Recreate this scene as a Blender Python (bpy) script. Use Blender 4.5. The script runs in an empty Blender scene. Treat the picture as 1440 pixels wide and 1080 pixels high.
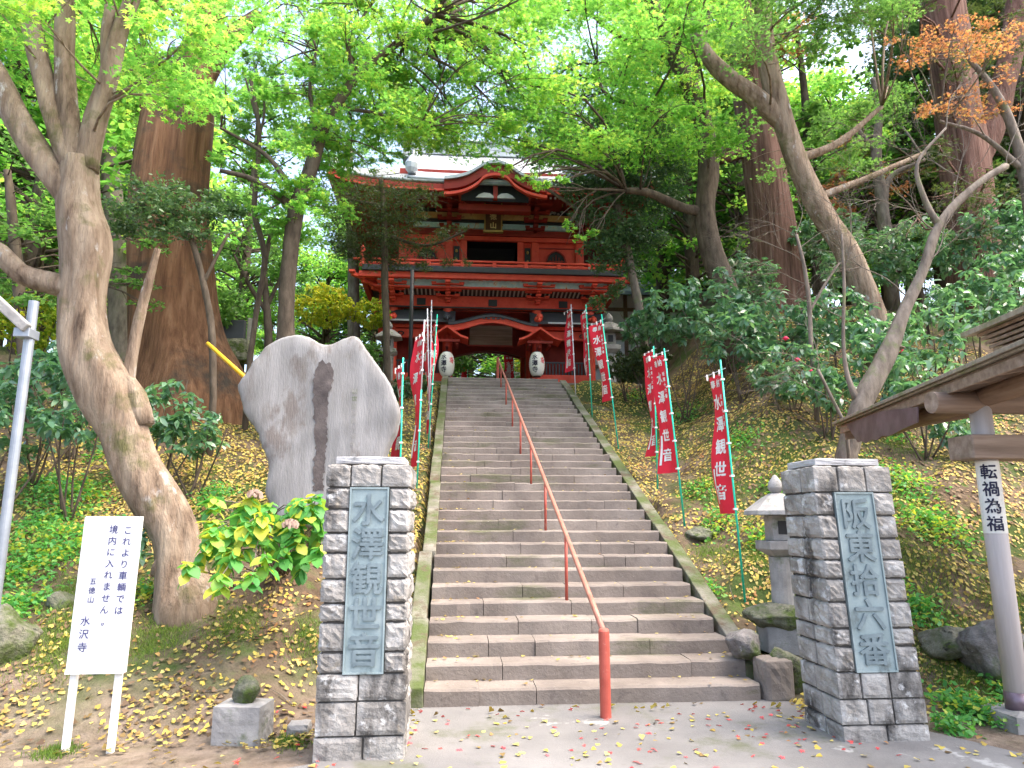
import bpy, bmesh, math, random
import numpy as np
from mathutils import Vector
R = math.radians
random.seed(7)
rng = np.random.default_rng(11)
SC = bpy.context.scene
COL = SC.collection

# ------------------------------------------------------------------ camera, sky, sun, exposure
F, PITCH, EYE, YAW = 1000.0, 0.19, 1.636, R(4.46)
cam = bpy.data.objects.new("camera", bpy.data.cameras.new("camera"))
COL.objects.link(cam)
cam.location = (0, 0, EYE)
cam.rotation_euler = (R(90) + PITCH, 0, -YAW)
cam.data.sensor_width = 36.0
cam.data.lens = 36.0 * F / 1440.0
cam.data.clip_end = 1500
SC.camera = cam
world = bpy.data.worlds.new("World")
SC.world = world
world.use_nodes = True
wn = world.node_tree
sky = wn.nodes.new("ShaderNodeTexSky")
sky.sky_type = 'NISHITA'
sky.sun_disc = False
SUN_EL, SUN_AZ = 62.0, 105.0            # degrees above horizon, clockwise from +Y
sky.sun_elevation = R(SUN_EL)
sky.sun_rotation = R(SUN_AZ)
sky.dust_density = 6.0
sky.air_density = 1.0
sky.ozone_density = 0.6
wn.links.new(sky.outputs[0], wn.nodes["Background"].inputs[0])
wn.nodes["Background"].inputs[1].default_value = 0.15
sl = bpy.data.lights.new("sun", 'SUN')
sl.energy = 0.5
sl.angle = R(75)
sl.color = (1.0, 0.93, 0.84)
sun = bpy.data.objects.new("sun", sl)
COL.objects.link(sun)
sd = Vector((math.sin(R(SUN_AZ)) * math.cos(R(SUN_EL)), math.cos(R(SUN_AZ)) * math.cos(R(SUN_EL)), math.sin(R(SUN_EL))))
sun.rotation_euler = sd.to_track_quat('Z', 'Y').to_euler()
SC.view_settings.view_transform = 'Standard'
SC.view_settings.look = 'None'
SC.view_settings.gamma = 1.0
SC.view_settings.exposure = 2.35
SC.cycles.max_bounces = 9
SC.cycles.diffuse_bounces = 6
SC.cycles.glossy_bounces = 2
SC.cycles.transmission_bounces = 6
SC.cycles.caustics_reflective = False
SC.cycles.caustics_refractive = False

# pixel of the 1440x1080 photograph -> world, at a chosen real distance
_c, _s = math.cos(PITCH), math.sin(PITCH)
FW = np.array([math.sin(YAW) * _c, math.cos(YAW) * _c, _s])
RT = np.array([math.cos(YAW), -math.sin(YAW), 0.0])
UP = np.cross(RT, FW)
O = np.array([0, 0, EYE])
def ray(x, y): return FW + RT * (x - 720) / F - UP * (y - 540) / F
def atY(x, y, Y):
    r = ray(x, y); return O + r * (Y / r[1])
def zY(y, Y, x=691): return float(atY(x, y, Y)[2])
def xY(x, Y, y=450): return float(atY(x, y, Y)[0])
def mpp(p): return float((np.array(p) - O) @ FW) / F     # metres per photo pixel at p

# ------------------------------------------------------------------ terrain height
def sstep(a, b, x):
    t = np.clip((x - a) / (b - a), 0, 1); return t * t * (3 - 2 * t)
RISE, TREAD, NST, SY0, SX0, SX1 = 0.15, 0.351, 37, 6.795, -0.26, 2.82
def H(x, y):
    x = np.asarray(x, float); y = np.asarray(y, float)
    mid = np.clip(0.427 * (y - 6.75), 0, 5.5)
    left = np.clip(0.44 * (y - 6.05), 0, None); left = np.where(left > 5.0, 5.0 + (left - 5.0) * 0.15, left)
    left = np.minimum(left, 6.5) + np.clip(-3.5 - x, 0, 12) * 0.10 * sstep(6, 12, y)
    right = np.clip(0.56 * (y - 5.95), 0, None); right = np.where(right > 7.4, 7.4 + (right - 7.4) * 0.30, right)
    right = np.minimum(right, 11) + np.clip(x - 7, 0, 20) * 0.08 * sstep(6, 14, y)
    rs = 3.1 + 2.4 * sstep(11, 19, y)
    ls = -0.55 - 3.0 * sstep(15, 19, y)
    h = mid + (right - mid) * sstep(rs, rs + 3.0, x)
    h = h + (left - h) * sstep(ls, ls - 1.6, x)
    h = h + 0.22 * np.clip(y - 34, 0, 60) * (1 - 0.5 * np.exp(-((x - 1) / 6) ** 2))
    n = (0.05 * np.sin(1.9 * x + 1.3 * y) + 0.04 * np.sin(3.1 * y - 2.3 * x + 1) + 0.03 * np.sin(5.3 * x + 4.1 * y + 2) + 0.02 * np.sin(9 * x - 7 * y))
    n2 = 0.012 * np.sin(17 * x + 5 * y) + 0.012 * np.sin(19 * y - 8 * x) 
    h = h + (n + n2) * sstep(6.0, 8.0, y) * sstep(0, .5, np.minimum(np.abs(x - SX1 - .2), 9) + np.where((x < SX0 - .3) | (x > SX1 + .3), 9, 0))
    on = sstep(SX0 - 0.28, SX0 - 0.05, x) * (1 - sstep(SX1 + 0.05, SX1 + .28, x)) * sstep(6.3, 6.8, y) * (1 - sstep(19.0, 19.8, y))
    return h - 0.35 * on - 0.02
def ground(px, py):
    r = ray(px, py); t = 3.0
    while t < 90:
        p = O + r * t
        if p[2] <= H(p[0], p[1]): break
        t += 0.02
    return O + r * t

# ------------------------------------------------------------------ mesh helpers
ORG = {}
def tag(o, label=None, cat=None, group=None, kind=None):
    for k, v in (('label', label), ('category', cat), ('group', group), ('kind', kind)):
        if v: o[k] = v
    return o
def thing(name, loc, label, cat, group=None):
    o = bpy.data.objects.new(name, None); COL.objects.link(o)
    o.location = loc; o.empty_display_size = .2; ORG[o.name] = np.array(loc, float)
    return tag(o, label, cat, group)
def link_mesh(name, V, Fc, mat, parent=None, smooth=False, attr=None, origin=None):
    V = np.asarray(V, float).reshape(-1, 3)
    if parent is not None: org = ORG[parent.name]
    else: org = np.array(origin if origin is not None else (0, 0, 0), float)
    me = bpy.data.meshes.new(name)
    if isinstance(Fc, np.ndarray):
        n, k = Fc.shape
        me.vertices.add(len(V)); me.vertices.foreach_set('co', (V - org).ravel())
        me.loops.add(n * k); me.loops.foreach_set('vertex_index', Fc.astype(np.int32).ravel())
        me.polygons.add(n); me.polygons.foreach_set('loop_start', np.arange(0, n * k, k, dtype=np.int32))
        if attr is not None:
            a = me.attributes.new('rnd', 'FLOAT', 'FACE'); a.data.foreach_set('value', attr.astype(np.float32))
        me.update(calc_edges=True)
    else:
        me.from_pydata([tuple(v) for v in (V - org)], [], Fc); me.update()
    if smooth: me.polygons.foreach_set('use_smooth', [True] * len(me.polygons))
    me.materials.append(mat)
    o = bpy.data.objects.new(name, me); COL.objects.link(o)
    if parent is not None:
        o.parent = parent; ORG[o.name] = org
    else:
        o.location = tuple(org); ORG[o.name] = org
    return o
class MB:
    def __init__(s): s.v = []; s.f = []; s.n = 0
    def add(s, V, Fs):
        s.v.append(np.asarray(V, float).reshape(-1, 3)); s.f += [tuple(i + s.n for i in f) for f in Fs]; s.n += len(s.v[-1]); return s
    def box(s, x0, x1, y0, y1, z0, z1, rot=0.0, piv=None, taper=0.0):
        V = np.array([(x, y, z) for z in (z0, z1) for y in (y0, y1) for x in (x0, x1)], float)
        if taper:
            c = V.mean(0); m = V[:, 2] > c[2]; V[m, :2] = c[:2] + (V[m, :2] - c[:2]) * (1 - taper)
        if rot:
            p = np.array(piv if piv is not None else V.mean(0)[:2]); c_, s_ = math.cos(rot), math.sin(rot)
            d = V[:, :2] - p; V[:, 0] = p[0] + d[:, 0] * c_ - d[:, 1] * s_; V[:, 1] = p[1] + d[:, 0] * s_ + d[:, 1] * c_
        return s.add(V, [(0, 2, 3, 1), (4, 5, 7, 6), (0, 1, 5, 4), (2, 6, 7, 3), (0, 4, 6, 2), (1, 3, 7, 5)])
    def bar(s, a, b, w, h, up=(0, 0, 1)):
        a = np.array(a, float); b = np.array(b, float); d = b - a; d /= np.linalg.norm(d)
        u = np.array(up, float); r = np.cross(d, u); r /= np.linalg.norm(r); u = np.cross(r, d)
        V = [p + r * i * w / 2 + u * j * h / 2 for p in (a, b) for j in (-1, 1) for i in (-1, 1)]
        return s.add(V, [(0, 2, 3, 1), (4, 5, 7, 6), (0, 1, 5, 4), (2, 6, 7, 3), (0, 4, 6, 2), (1, 3, 7, 5)])
    def tube(s, P, rad, n=8, noise=0.0, seed=0, cap=True, lump=0.0):
        P = np.asarray(P, float); m = len(P); rad = np.broadcast_to(np.asarray(rad, float), (m,))
        T = np.gradient(P, axis=0); T /= np.linalg.norm(T, axis=1)[:, None] + 1e-9
        ref = np.eye(3)[int(np.argmin(np.abs(T).mean(0)))]
        V = []; a = np.arange(n) * 2 * math.pi / n
        rr = np.random.default_rng(seed + 5); ph = rr.uniform(0, 6.28, 6)
        L = np.concatenate([[0], np.cumsum(np.linalg.norm(np.diff(P, axis=0), axis=1))])
        for i in range(m):
            u = np.cross(T[i], ref); u /= np.linalg.norm(u) + 1e-9; w = np.cross(T[i], u)
            k = np.ones(n)
            if noise:
                q = L[i] / max(rad[0], .05)
                k += noise * (np.sin(3 * a + ph[0] + .35 * q) + .7 * np.sin(5 * a + ph[1] - .5 * q) + .6 * np.sin(8 * a + ph[2] + .9 * q) + .5 * np.sin(2 * a + ph[3] + 1.1 * q))
            if lump: k += lump * math.sin(L[i] * 3.1 + ph[4]) * np.cos(a + ph[5] + L[i])
            V.append(P[i] + (np.cos(a) * k)[:, None] * u * rad[i] + (np.sin(a) * k)[:, None] * w * rad[i])
        Fs = [(i * n + j, i * n + (j + 1) % n, (i + 1) * n + (j + 1) % n, (i + 1) * n + j) for i in range(m - 1) for j in range(n)]
        if cap: Fs += [tuple(range(n))[::-1], tuple((m - 1) * n + j for j in range(n))]
        return s.add(np.concatenate(V), Fs)
    def lathe(s, c, prof, n=20, sq=None):
        c = np.array(c, float); a = np.arange(n) * 2 * math.pi / n + (math.pi / n)
        V = [c + np.array([r * math.cos(t), r * math.sin(t), z]) for r, z in prof for t in a]
        m = len(prof)
        Fs = [(i * n + j, i * n + (j + 1) % n, (i + 1) * n + (j + 1) % n, (i + 1) * n + j) for i in range(m - 1) for j in range(n)]
        Fs += [tuple(range(n))[::-1], tuple((m - 1) * n + j for j in range(n))]
        return s.add(V, Fs)
    def prism(s, poly, vec):
        P = np.asarray(poly, float); n = len(P); V = np.concatenate([P, P + np.array(vec, float)])
        return s.add(V, [tuple(range(n)), tuple(range(n, 2 * n))[::-1]] + [(i, i + n, (i + 1) % n + n, (i + 1) % n) for i in range(n)])
    def rough(s, x0, x1, y0, y1, z0, z1, k=4, amp=.01, seed=0):
        rr = np.random.default_rng(seed); bm = bmesh.new(); bmesh.ops.create_cube(bm, size=1)
        bmesh.ops.subdivide_edges(bm, edges=bm.edges[:], cuts=k, use_grid_fill=True)
        V = np.array([v.co[:] for v in bm.verts]); Fs = [tuple(v.index for v in f.verts) for f in bm.faces]; bm.free()
        e = (np.abs(V) > .499).sum(1)
        sz = np.array([x1 - x0, y1 - y0, z1 - z0]); c = np.array([x0 + x1, y0 + y1, z0 + z1]) / 2
        Wd = V * sz
        Wd = np.where((e > 1)[:, None], Wd - np.sign(V) * (np.abs(V) > .499) * amp * .7, Wd + np.sign(V) * (np.abs(V) > .499) * rr.uniform(-.2, 1.1, (len(V), 1)) * amp)
        return s.add(Wd + c, Fs)
    def build(s, name, mat, parent=None, smooth=False, bevel=0, origin=None, xf=None):
        V = np.concatenate(s.v)
        if xf is not None: V = xf(V)
        o = link_mesh(name, V, s.f, mat, parent, smooth, origin=origin)
        bm = bmesh.new(); bm.from_mesh(o.data); bmesh.ops.recalc_face_normals(bm, faces=bm.faces[:]); bm.to_mesh(o.data); bm.free()
        if bevel:
            b = o.modifiers.new('bevel', 'BEVEL'); b.width = bevel; b.segments = 2; b.limit_method = 'ANGLE'; b.angle_limit = R(40)
        return o
def smoothpath(P, step=.12):
    """Catmull-Rom resampling of rows of any width"""
    P = np.asarray(P, float)
    if len(P) == 2:
        n = max(2, int(np.linalg.norm(P[1, :3] - P[0, :3]) / step)); t = np.linspace(0, 1, n + 1)[:, None]; return P[0] * (1 - t) + P[1] * t
    Q = np.vstack([2 * P[0] - P[1], P, 2 * P[-1] - P[-2]]); out = []
    for i in range(1, len(Q) - 2):
        n = max(2, int(np.linalg.norm(Q[i + 1, :3] - Q[i, :3]) / step)); t = np.linspace(0, 1, n, endpoint=False)[:, None]
        a, b, c, d = Q[i - 1], Q[i], Q[i + 1], Q[i + 2]
        out.append(.5 * ((2 * b) + (-a + c) * t + (2 * a - 5 * b + 4 * c - d) * t ** 2 + (-a + 3 * b - 3 * c + d) * t ** 3))
    out.append(P[-1:]); return np.vstack(out)

# ------------------------------------------------------------------ materials
def new_mat(name):
    m = bpy.data.materials.new(name); m.use_nodes = True
    return m, m.node_tree.nodes, m.node_tree.links, m.node_tree.nodes['Principled BSDF']
def ramp(N, stops):
    r = N.new('ShaderNodeValToRGB'); e = r.color_ramp.elements
    e[0].position = stops[0][0]; e[0].color = (*stops[0][1], 1); e[1].position = stops[-1][0]; e[1].color = (*stops[-1][1], 1)
    for p, c in stops[1:-1]:
        k = e.new(p); k.color = (*c, 1)
    return r
def noise_node(N, L, tc, scale, detail=6, rough=.6, stretch=None, dist=0):
    n = N.new('ShaderNodeTexNoise'); n.inputs['Scale'].default_value = scale; n.inputs['Detail'].default_value = detail
    n.inputs['Roughness'].default_value = rough; n.inputs['Distortion'].default_value = dist
    if stretch:
        mp = N.new('ShaderNodeMapping'); mp.inputs['Scale'].default_value = stretch; L.new(tc, mp.inputs[0]); L.new(mp.outputs[0], n.inputs['Vector'])
    else: L.new(tc, n.inputs['Vector'])
    return n
def nmat(name, stops, scale=3, rough=.8, bump=.2, bscale=20, stretch=None, spec=.3, metal=0, layers=(), bdist=.02, dist=0, co='Object'):
    """layers: (colour, scale, lo, hi[, stretch]) laid over the base where a noise lies above lo..hi"""
    m, N, L, B = new_mat(name)
    tc = N.new('ShaderNodeTexCoord').outputs[co]
    n = noise_node(N, L, tc, scale, stretch=stretch, dist=dist); r = ramp(N, stops); L.new(n.outputs[0], r.inputs[0]); out = r.outputs[0]
    for ly in layers:
        c, s_, lo, hi = ly[:4]; st = ly[4] if len(ly) > 4 else None
        q = noise_node(N, L, tc, s_, detail=8, rough=.65, stretch=st); mr = N.new('ShaderNodeMapRange'); mr.inputs[1].default_value = lo; mr.inputs[2].default_value = hi
        L.new(q.outputs[0], mr.inputs[0]); mx = N.new('ShaderNodeMix'); mx.data_type = 'RGBA'; L.new(mr.outputs[0], mx.inputs[0]); L.new(out, mx.inputs[6]); mx.inputs[7].default_value = (*c, 1); out = mx.outputs[2]
    L.new(out, B.inputs['Base Color']); B.inputs['Roughness'].default_value = rough; B.inputs['Specular IOR Level'].default_value = spec; B.inputs['Metallic'].default_value = metal
    if bump:
        q = noise_node(N, L, tc, bscale, detail=8, rough=.65, stretch=stretch); b = N.new('ShaderNodeBump'); b.inputs['Strength'].default_value = bump; b.inputs['Distance'].default_value = bdist
        L.new(q.outputs[0], b.inputs['Height']); L.new(b.outputs[0], B.inputs['Normal'])
    return m
def plain(name, c, rough=.6, spec=.3, metal=0, var=.12, bump=0.05):
    c = np.array(c, float)
    return nmat(name, [(.3, tuple(c * (1 - var))), (.7, tuple(np.minimum(c * (1 + var), .95)))], 6, rough, bump, 30, spec=spec, metal=metal)
def leafmat(name, cols, trans=.45, tcol=None, rough=.5, spec=.3, nscale=.35):
    m, N, L, B = new_mat(name)
    at = N.new('ShaderNodeAttribute'); at.attribute_name = 'rnd'
    geo = N.new('ShaderNodeNewGeometry'); n = noise_node(N, L, geo.outputs['Position'], nscale, detail=2)
    mr = N.new('ShaderNodeMapRange'); mr.inputs[1].default_value = .3; mr.inputs[2].default_value = .7; mr.inputs[3].default_value = -.3; mr.inputs[4].default_value = .3; L.new(n.outputs[0], mr.inputs[0])
    ad = N.new('ShaderNodeMath'); ad.operation = 'ADD'; L.new(at.outputs['Fac'], ad.inputs[0]); L.new(mr.outputs[0], ad.inputs[1])
    k = len(cols); r = ramp(N, [(i / (k - 1), c) for i, c in enumerate(cols)]); L.new(ad.outputs[0], r.inputs[0])
    L.new(r.outputs[0], B.inputs['Base Color']); B.inputs['Roughness'].default_value = rough; B.inputs['Specular IOR Level'].default_value = spec
    t = N.new('ShaderNodeBsdfTranslucent')
    mu = N.new('ShaderNodeMix'); mu.data_type = 'RGBA'; mu.blend_type = 'MULTIPLY'; mu.inputs[0].default_value = 1; L.new(r.outputs[0], mu.inputs[6]); mu.inputs[7].default_value = (*(tcol or (2.2, 2.2, 1.2)), 1)
    L.new(mu.outputs[2], t.inputs[0])
    ms = N.new('ShaderNodeMixShader'); ms.inputs[0].default_value = trans; L.new(B.outputs[0], ms.inputs[1]); L.new(t.outputs[0], ms.inputs[2])
    L.new(ms.outputs[0], N['Material Output'].inputs['Surface'])
    return m
M = {}
M['soil'] = nmat('soil', [(.3, (.060, .042, .028)), (.5, (.115, .085, .058)), (.7, (.19, .145, .105))], 1.6, .95, .7, 14, bdist=.05, spec=.1,
                 layers=(((.050, .075, .022), .55, .46, .58), ((.08, .12, .03), 2.3, .54, .66), ((.20, .15, .06), 9.0, .60, .70)))
_N, _L = M['soil'].node_tree.nodes, M['soil'].node_tree.links; _B = _N['Principled BSDF']; _src = _B.inputs['Base Color'].links[0].from_socket
_g = _N.new('ShaderNodeNewGeometry'); _x = _N.new('ShaderNodeSeparateXYZ'); _L.new(_g.outputs['Position'], _x.inputs[0])
_q = noise_node(_N, _L, _g.outputs['Position'], 1.7, detail=5); _a = _N.new('ShaderNodeMath'); _a.operation = 'MULTIPLY_ADD'; _L.new(_q.outputs[0], _a.inputs[0]); _a.inputs[1].default_value = 2.6; _L.new(_x.outputs['Y'], _a.inputs[2])
_m = _N.new('ShaderNodeMapRange'); _m.inputs[1].default_value = 7.4; _m.inputs[2].default_value = 8.6; _m.inputs[3].default_value = .85; _m.inputs[4].default_value = 0; _L.new(_a.outputs[0], _m.inputs[0])   # bare trodden dirt at the foot of the banks
_r = ramp(_N, [(.35, (.15, .115, .088)), (.65, (.26, .205, .165))]); _q2 = noise_node(_N, _L, _g.outputs['Position'], 6, detail=8); _L.new(_q2.outputs[0], _r.inputs[0])
_x2 = _N.new('ShaderNodeMix'); _x2.data_type = 'RGBA'; _L.new(_m.outputs[0], _x2.inputs[0]); _L.new(_src, _x2.inputs[6]); _L.new(_r.outputs[0], _x2.inputs[7]); _L.new(_x2.outputs[2], _B.inputs['Base Color'])
M['pavement'] = nmat('pavement', [(.3, (.125, .122, .12)), (.7, (.205, .20, .195))], 1.1, .9, .3, 60, layers=(((.11, .115, .08), 1.3, .54, .66), ((.34, .34, .33), .9, .62, .66), ((.15, .14, .13), 14, .62, .72)))
M['step'] = nmat('step_stone', [(.3, (.140, .118, .102)), (.5, (.205, .176, .153)), (.7, (.27, .236, .208))], 1.3, .9, .5, 28, layers=(((.10, .105, .055), .9, .56, .68, (.6, 1, 2)), ((.13, .11, .10), 7, .58, .72), ((.44, .41, .38), 30, .66, .75)))
M['curb'] = nmat('curb_stone', [(.3, (.13, .125, .095)), (.7, (.24, .225, .19))], 3, .9, .6, 25, layers=(((.075, .10, .03), 1.8, .40, .58), ((.10, .075, .05), 4, .52, .64)))
M['masonry'] = nmat('masonry', [(.28, (.17, .16, .145)), (.5, (.32, .305, .285)), (.7, (.47, .455, .43))], 4.2, .9, .9, 30, layers=(((.07, .065, .060), 2.6, .50, .62, (1, 1, .4)), ((.56, .56, .55), 7, .57, .66), ((.34, .29, .22), 3.0, .60, .70)))
M['mortar'] = plain('mortar', (.07, .065, .06), .95)
M['capstone'] = nmat('capstone', [(.3, (.34, .34, .35)), (.7, (.55, .55, .55))], 6, .9, .4, 40, layers=(((.12, .12, .11), 5, .60, .68),))
M['bronze'] = nmat('verdigris', [(.3, (.20, .26, .27)), (.55, (.28, .35, .36)), (.75, (.38, .44, .44))], 3.5, .6, .2, 40, metal=.25, layers=(((.11, .13, .13), 6, .56, .68, (1, 1, .5)), ((.33, .44, .43), 8, .62, .72, (1, 1, .3))))
M['bronze_dark'] = nmat('verdigris_letters', [(.3, (.12, .16, .18)), (.7, (.24, .30, .32))], 6, .55, .2, 40, metal=.3)
M['slate'] = nmat('monument_stone', [(.3, (.19, .185, .18)), (.5, (.25, .245, .245)), (.7, (.32, .315, .315))], 2.2, .8, .5, 26, stretch=(2.0, 2.0, .35), layers=(((.17, .15, .135), 2.1, .54, .66, (1, 1, .4)), ((.17, .15, .14), 1.1, .56, .62, (1.4, 1, .8)), ((.17, .14, .13), 6, .63, .72, (1.6, 1, .2))))
M['slate_stain'] = nmat('monument_stain', [(.3, (.06, .05, .05)), (.7, (.13, .11, .105))], 6, .85, .4, 30)
M['granite'] = nmat('granite', [(.3, (.20, .195, .19)), (.7, (.36, .35, .335))], 5, .9, .4, 45, layers=(((.10, .13, .06), 3, .54, .66),))
M['mossy'] = nmat('mossy_stone', [(.3, (.10, .11, .07)), (.7, (.26, .25, .20))], 9, .95, 1.0, 22, bdist=.05, layers=(((.075, .11, .025), 5, .44, .60), ((.04, .04, .03), 8, .58, .66)))
M['boulder'] = nmat('boulder', [(.3, (.10, .095, .09)), (.7, (.30, .28, .27))], 9, .9, 1.0, 18, bdist=.05, layers=(((.09, .13, .04), 2.5, .5, .62), ((.55, .55, .55), 14, .64, .70)))
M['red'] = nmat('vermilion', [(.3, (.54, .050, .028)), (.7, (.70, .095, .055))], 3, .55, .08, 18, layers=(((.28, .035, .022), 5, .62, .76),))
M['darkred'] = nmat('dark_red', [(.3, (.20, .022, .016)), (.7, (.33, .035, .022))], 3, .65, .08, 18)  # deeper red for rafters, brackets, upper woodwork and the passage
M['handrail'] = nmat('rail_paint', [(.3, (.34, .065, .045)), (.7, (.48, .11, .08))], 5, .5, .1, 50, layers=(((.25, .12, .08), 18, .62, .70), ((.55, .30, .24), 9, .60, .72)))
M['rail_top'] = nmat('worn_rail', [(.3, (.32, .13, .09)), (.7, (.46, .20, .15))], 8, .45, .1, 50)
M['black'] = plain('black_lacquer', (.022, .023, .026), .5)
M['darkgrey'] = plain('dark_flashing', (.045, .05, .06), .5)
M['white'] = plain('white_paint', (.78, .78, .76), .6, var=.04)
M['paper'] = plain('paper', (.74, .73, .68), .8, var=.05)
M['signwhite'] = plain('sign_board', (.66, .67, .70), .35, var=.02, spec=.4)
M['ink'] = plain('ink', (.03, .03, .06), .7)
M['signink'] = plain('sign_ink', (.05, .05, .16), .7)
M['crest'] = plain('crest_red', (.62, .10, .12), .7)
M['bluepanel'] = nmat('painted_frieze', [(.40, (.36, .58, .62)), (.56, (.48, .68, .72)), (.61, (.60, .66, .58)), (.66, (.45, .20, .08))], 3.2, .7, .1, 20, dist=1.5)
M['gold'] = plain('gilt', (.45, .30, .10), .45, metal=.4)
M['gilt_letters'] = plain('gilt_letters', (.75, .60, .28), .4, metal=.3)
M['plaquewood'] = plain('plaque_wood', (.10, .05, .025), .6)
M['bandyellow'] = nmat('painted_band', [(.35, (.45, .26, .08)), (.6, (.55, .36, .14)), (.7, (.25, .10, .05))], 5, .7, .1, 20)
M['rib'] = plain('pale_rib', (.42, .42, .40), .7)
M['roofmetal'] = nmat('roof_metal', [(.3, (.32, .345, .37)), (.7, (.50, .53, .56))], 2, .45, .12, 30, metal=.35, spec=.5)
M['roofdark'] = nmat('roof_aged', [(.3, (.16, .19, .19)), (.7, (.34, .38, .39))], 3, .55, .3, 20, metal=.2)
M['hallroof'] = M['roofdark']
M['timber'] = nmat('timber', [(.3, (.17, .120, .088)), (.5, (.26, .190, .145)), (.7, (.36, .28, .225))], 2.2, .7, .2, 18, stretch=(.4, 6, 6))
M['timberpost'] = nmat('weathered_post', [(.3, (.46, .42, .41)), (.7, (.62, .58, .57))], 2.2, .75, .15, 18, stretch=(6, 6, .4))
M['timberv'] = nmat('timber_side', [(.3, (.15, .090, .058)), (.7, (.27, .18, .125))], 2.2, .7, .2, 18, stretch=(6, .4, 6))
M['shingle'] = nmat('hut_roof', [(.3, (.20, .17, .13)), (.7, (.36, .31, .24))], 4, .85, .5, 25, stretch=(1, 5, 1), layers=(((.16, .18, .07), 3, .52, .64),))
M['copper'] = nmat('aged_copper', [(.3, (.13, .09, .11)), (.7, (.26, .20, .23))], 4, .4, .1, 20, metal=.5)
M['steel'] = nmat('galvanised', [(.3, (.24, .27, .31)), (.7, (.36, .39, .43))], 5, .45, .1, 40, metal=.5, layers=(((.20, .20, .20), 4, .60, .7),))
M['yellow'] = plain('yellow_guard', (.75, .42, .02), .5)
M['flagred'] = plain('banner_cloth', (.66, .022, .045), .75, var=.06)
M['polegreen'] = plain('green_pole', (.02, .52, .36), .35)
M['polewhite'] = plain('white_pole', (.62, .62, .66), .35)
M['plaster'] = plain('plaster', (.72, .73, .74), .8, var=.05)
M['bark_maple'] = nmat('bark_maple', [(.28, (.08, .052, .034)), (.42, (.22, .158, .110)), (.66, (.36, .285, .21))], 7, .9, 1.0, 9, stretch=(1, 1, .22), bdist=.10, layers=(((.42, .40, .37), 5, .60, .68, (1, 1, .5)), ((.13, .12, .05), 2, .56, .68)))
M["bark_cedar"] = nmat("bark_cedar", [(.3, (.075, .036, .018)), (.5, (.15, .075, .038)), (.7, (.22, .125, .07))], 5, .95, .9, 10, stretch=(2, 2, .15), bdist=.05, layers=(((.05, .04, .03), .8, .52, .64),))
M['bark_red'] = nmat('bark_cedar_red', [(.3, (.07, .036, .027)), (.5, (.15, .080, .060)), (.7, (.24, .145, .115))], 5, .95, .9, 10, stretch=(2, 2, .15), bdist=.05)
M['bark_dark'] = nmat('bark_dark', [(.3, (.045, .033, .024)), (.7, (.14, .11, .082))], 8, .95, .9, 16, stretch=(1, 1, .35))
M['bark_pale'] = nmat('bark_pale', [(.3, (.085, .070, .056)), (.7, (.24, .205, .17))], 9, .95, .9, 12, stretch=(1, 1, .35), layers=(((.14, .15, .08), 3, .55, .66),))
M['lf_maple'] = leafmat('leaf_maple', [(.075, .21, .035), (.105, .27, .045), (.15, .32, .055), (.26, .38, .06)], .66, (2.3, 2.15, 1.9))
M['lf_green'] = leafmat('leaf_green', [(.065, .15, .04), (.095, .20, .05), (.14, .25, .06)], .54, (2.2, 2.2, 1.7))
M['lf_dark'] = leafmat('leaf_dark', [(.036, .085, .040), (.062, .13, .055), (.10, .18, .075)], .3, rough=.4, spec=.45)
M['lf_laurel'] = leafmat('leaf_laurel', [(.060, .15, .090), (.085, .20, .115), (.14, .27, .15)], .34, rough=.30, spec=.9)
M['lf_conifer'] = leafmat('leaf_conifer', [(.038, .062, .028), (.062, .095, .038), (.10, .135, .05)], .3)
M['lf_yellow'] = leafmat('leaf_yellow', [(.16, .30, .03), (.32, .40, .035), (.50, .48, .05)], .45, (1.6, 1.5, 1))
M['lf_orange'] = leafmat('leaf_orange', [(.20, .11, .06), (.34, .17, .09), (.32, .28, .10)], .5, (1.8, 1.4, 1))
M['lf_hydr'] = leafmat('leaf_hydrangea', [(.06, .22, .06), (.08, .28, .07), (.10, .32, .075), (.12, .35, .08), (.16, .38, .07), (.46, .48, .06)], .35, (1.8, 1.8, 1.2), rough=.45)
M['fallen'] = leafmat('fallen_leaf', [(.11, .07, .035), (.22, .15, .05), (.42, .32, .06), (.52, .42, .09), (.28, .23, .07), (.50, .43, .14), (.32, .16, .06)], .1, rough=.7, nscale=.8)
M['deadleaf'] = leafmat('dead_leaf', [(.07, .045, .03), (.14, .085, .05), (.22, .15, .09), (.12, .08, .05)], .05, rough=.8)
M['fallenred'] = leafmat('fallen_red_leaf', [(.50, .03, .04), (.60, .08, .10), (.45, .05, .03)], .1, rough=.7)
M['grass'] = leafmat('grass_blade', [(.06, .12, .02), (.11, .20, .03), (.18, .24, .05)], .3)
M['flower'] = plain('dried_flower', (.42, .30, .24), .9)
M['camellia'] = plain('camellia', (.70, .03, .10), .6)

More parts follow.
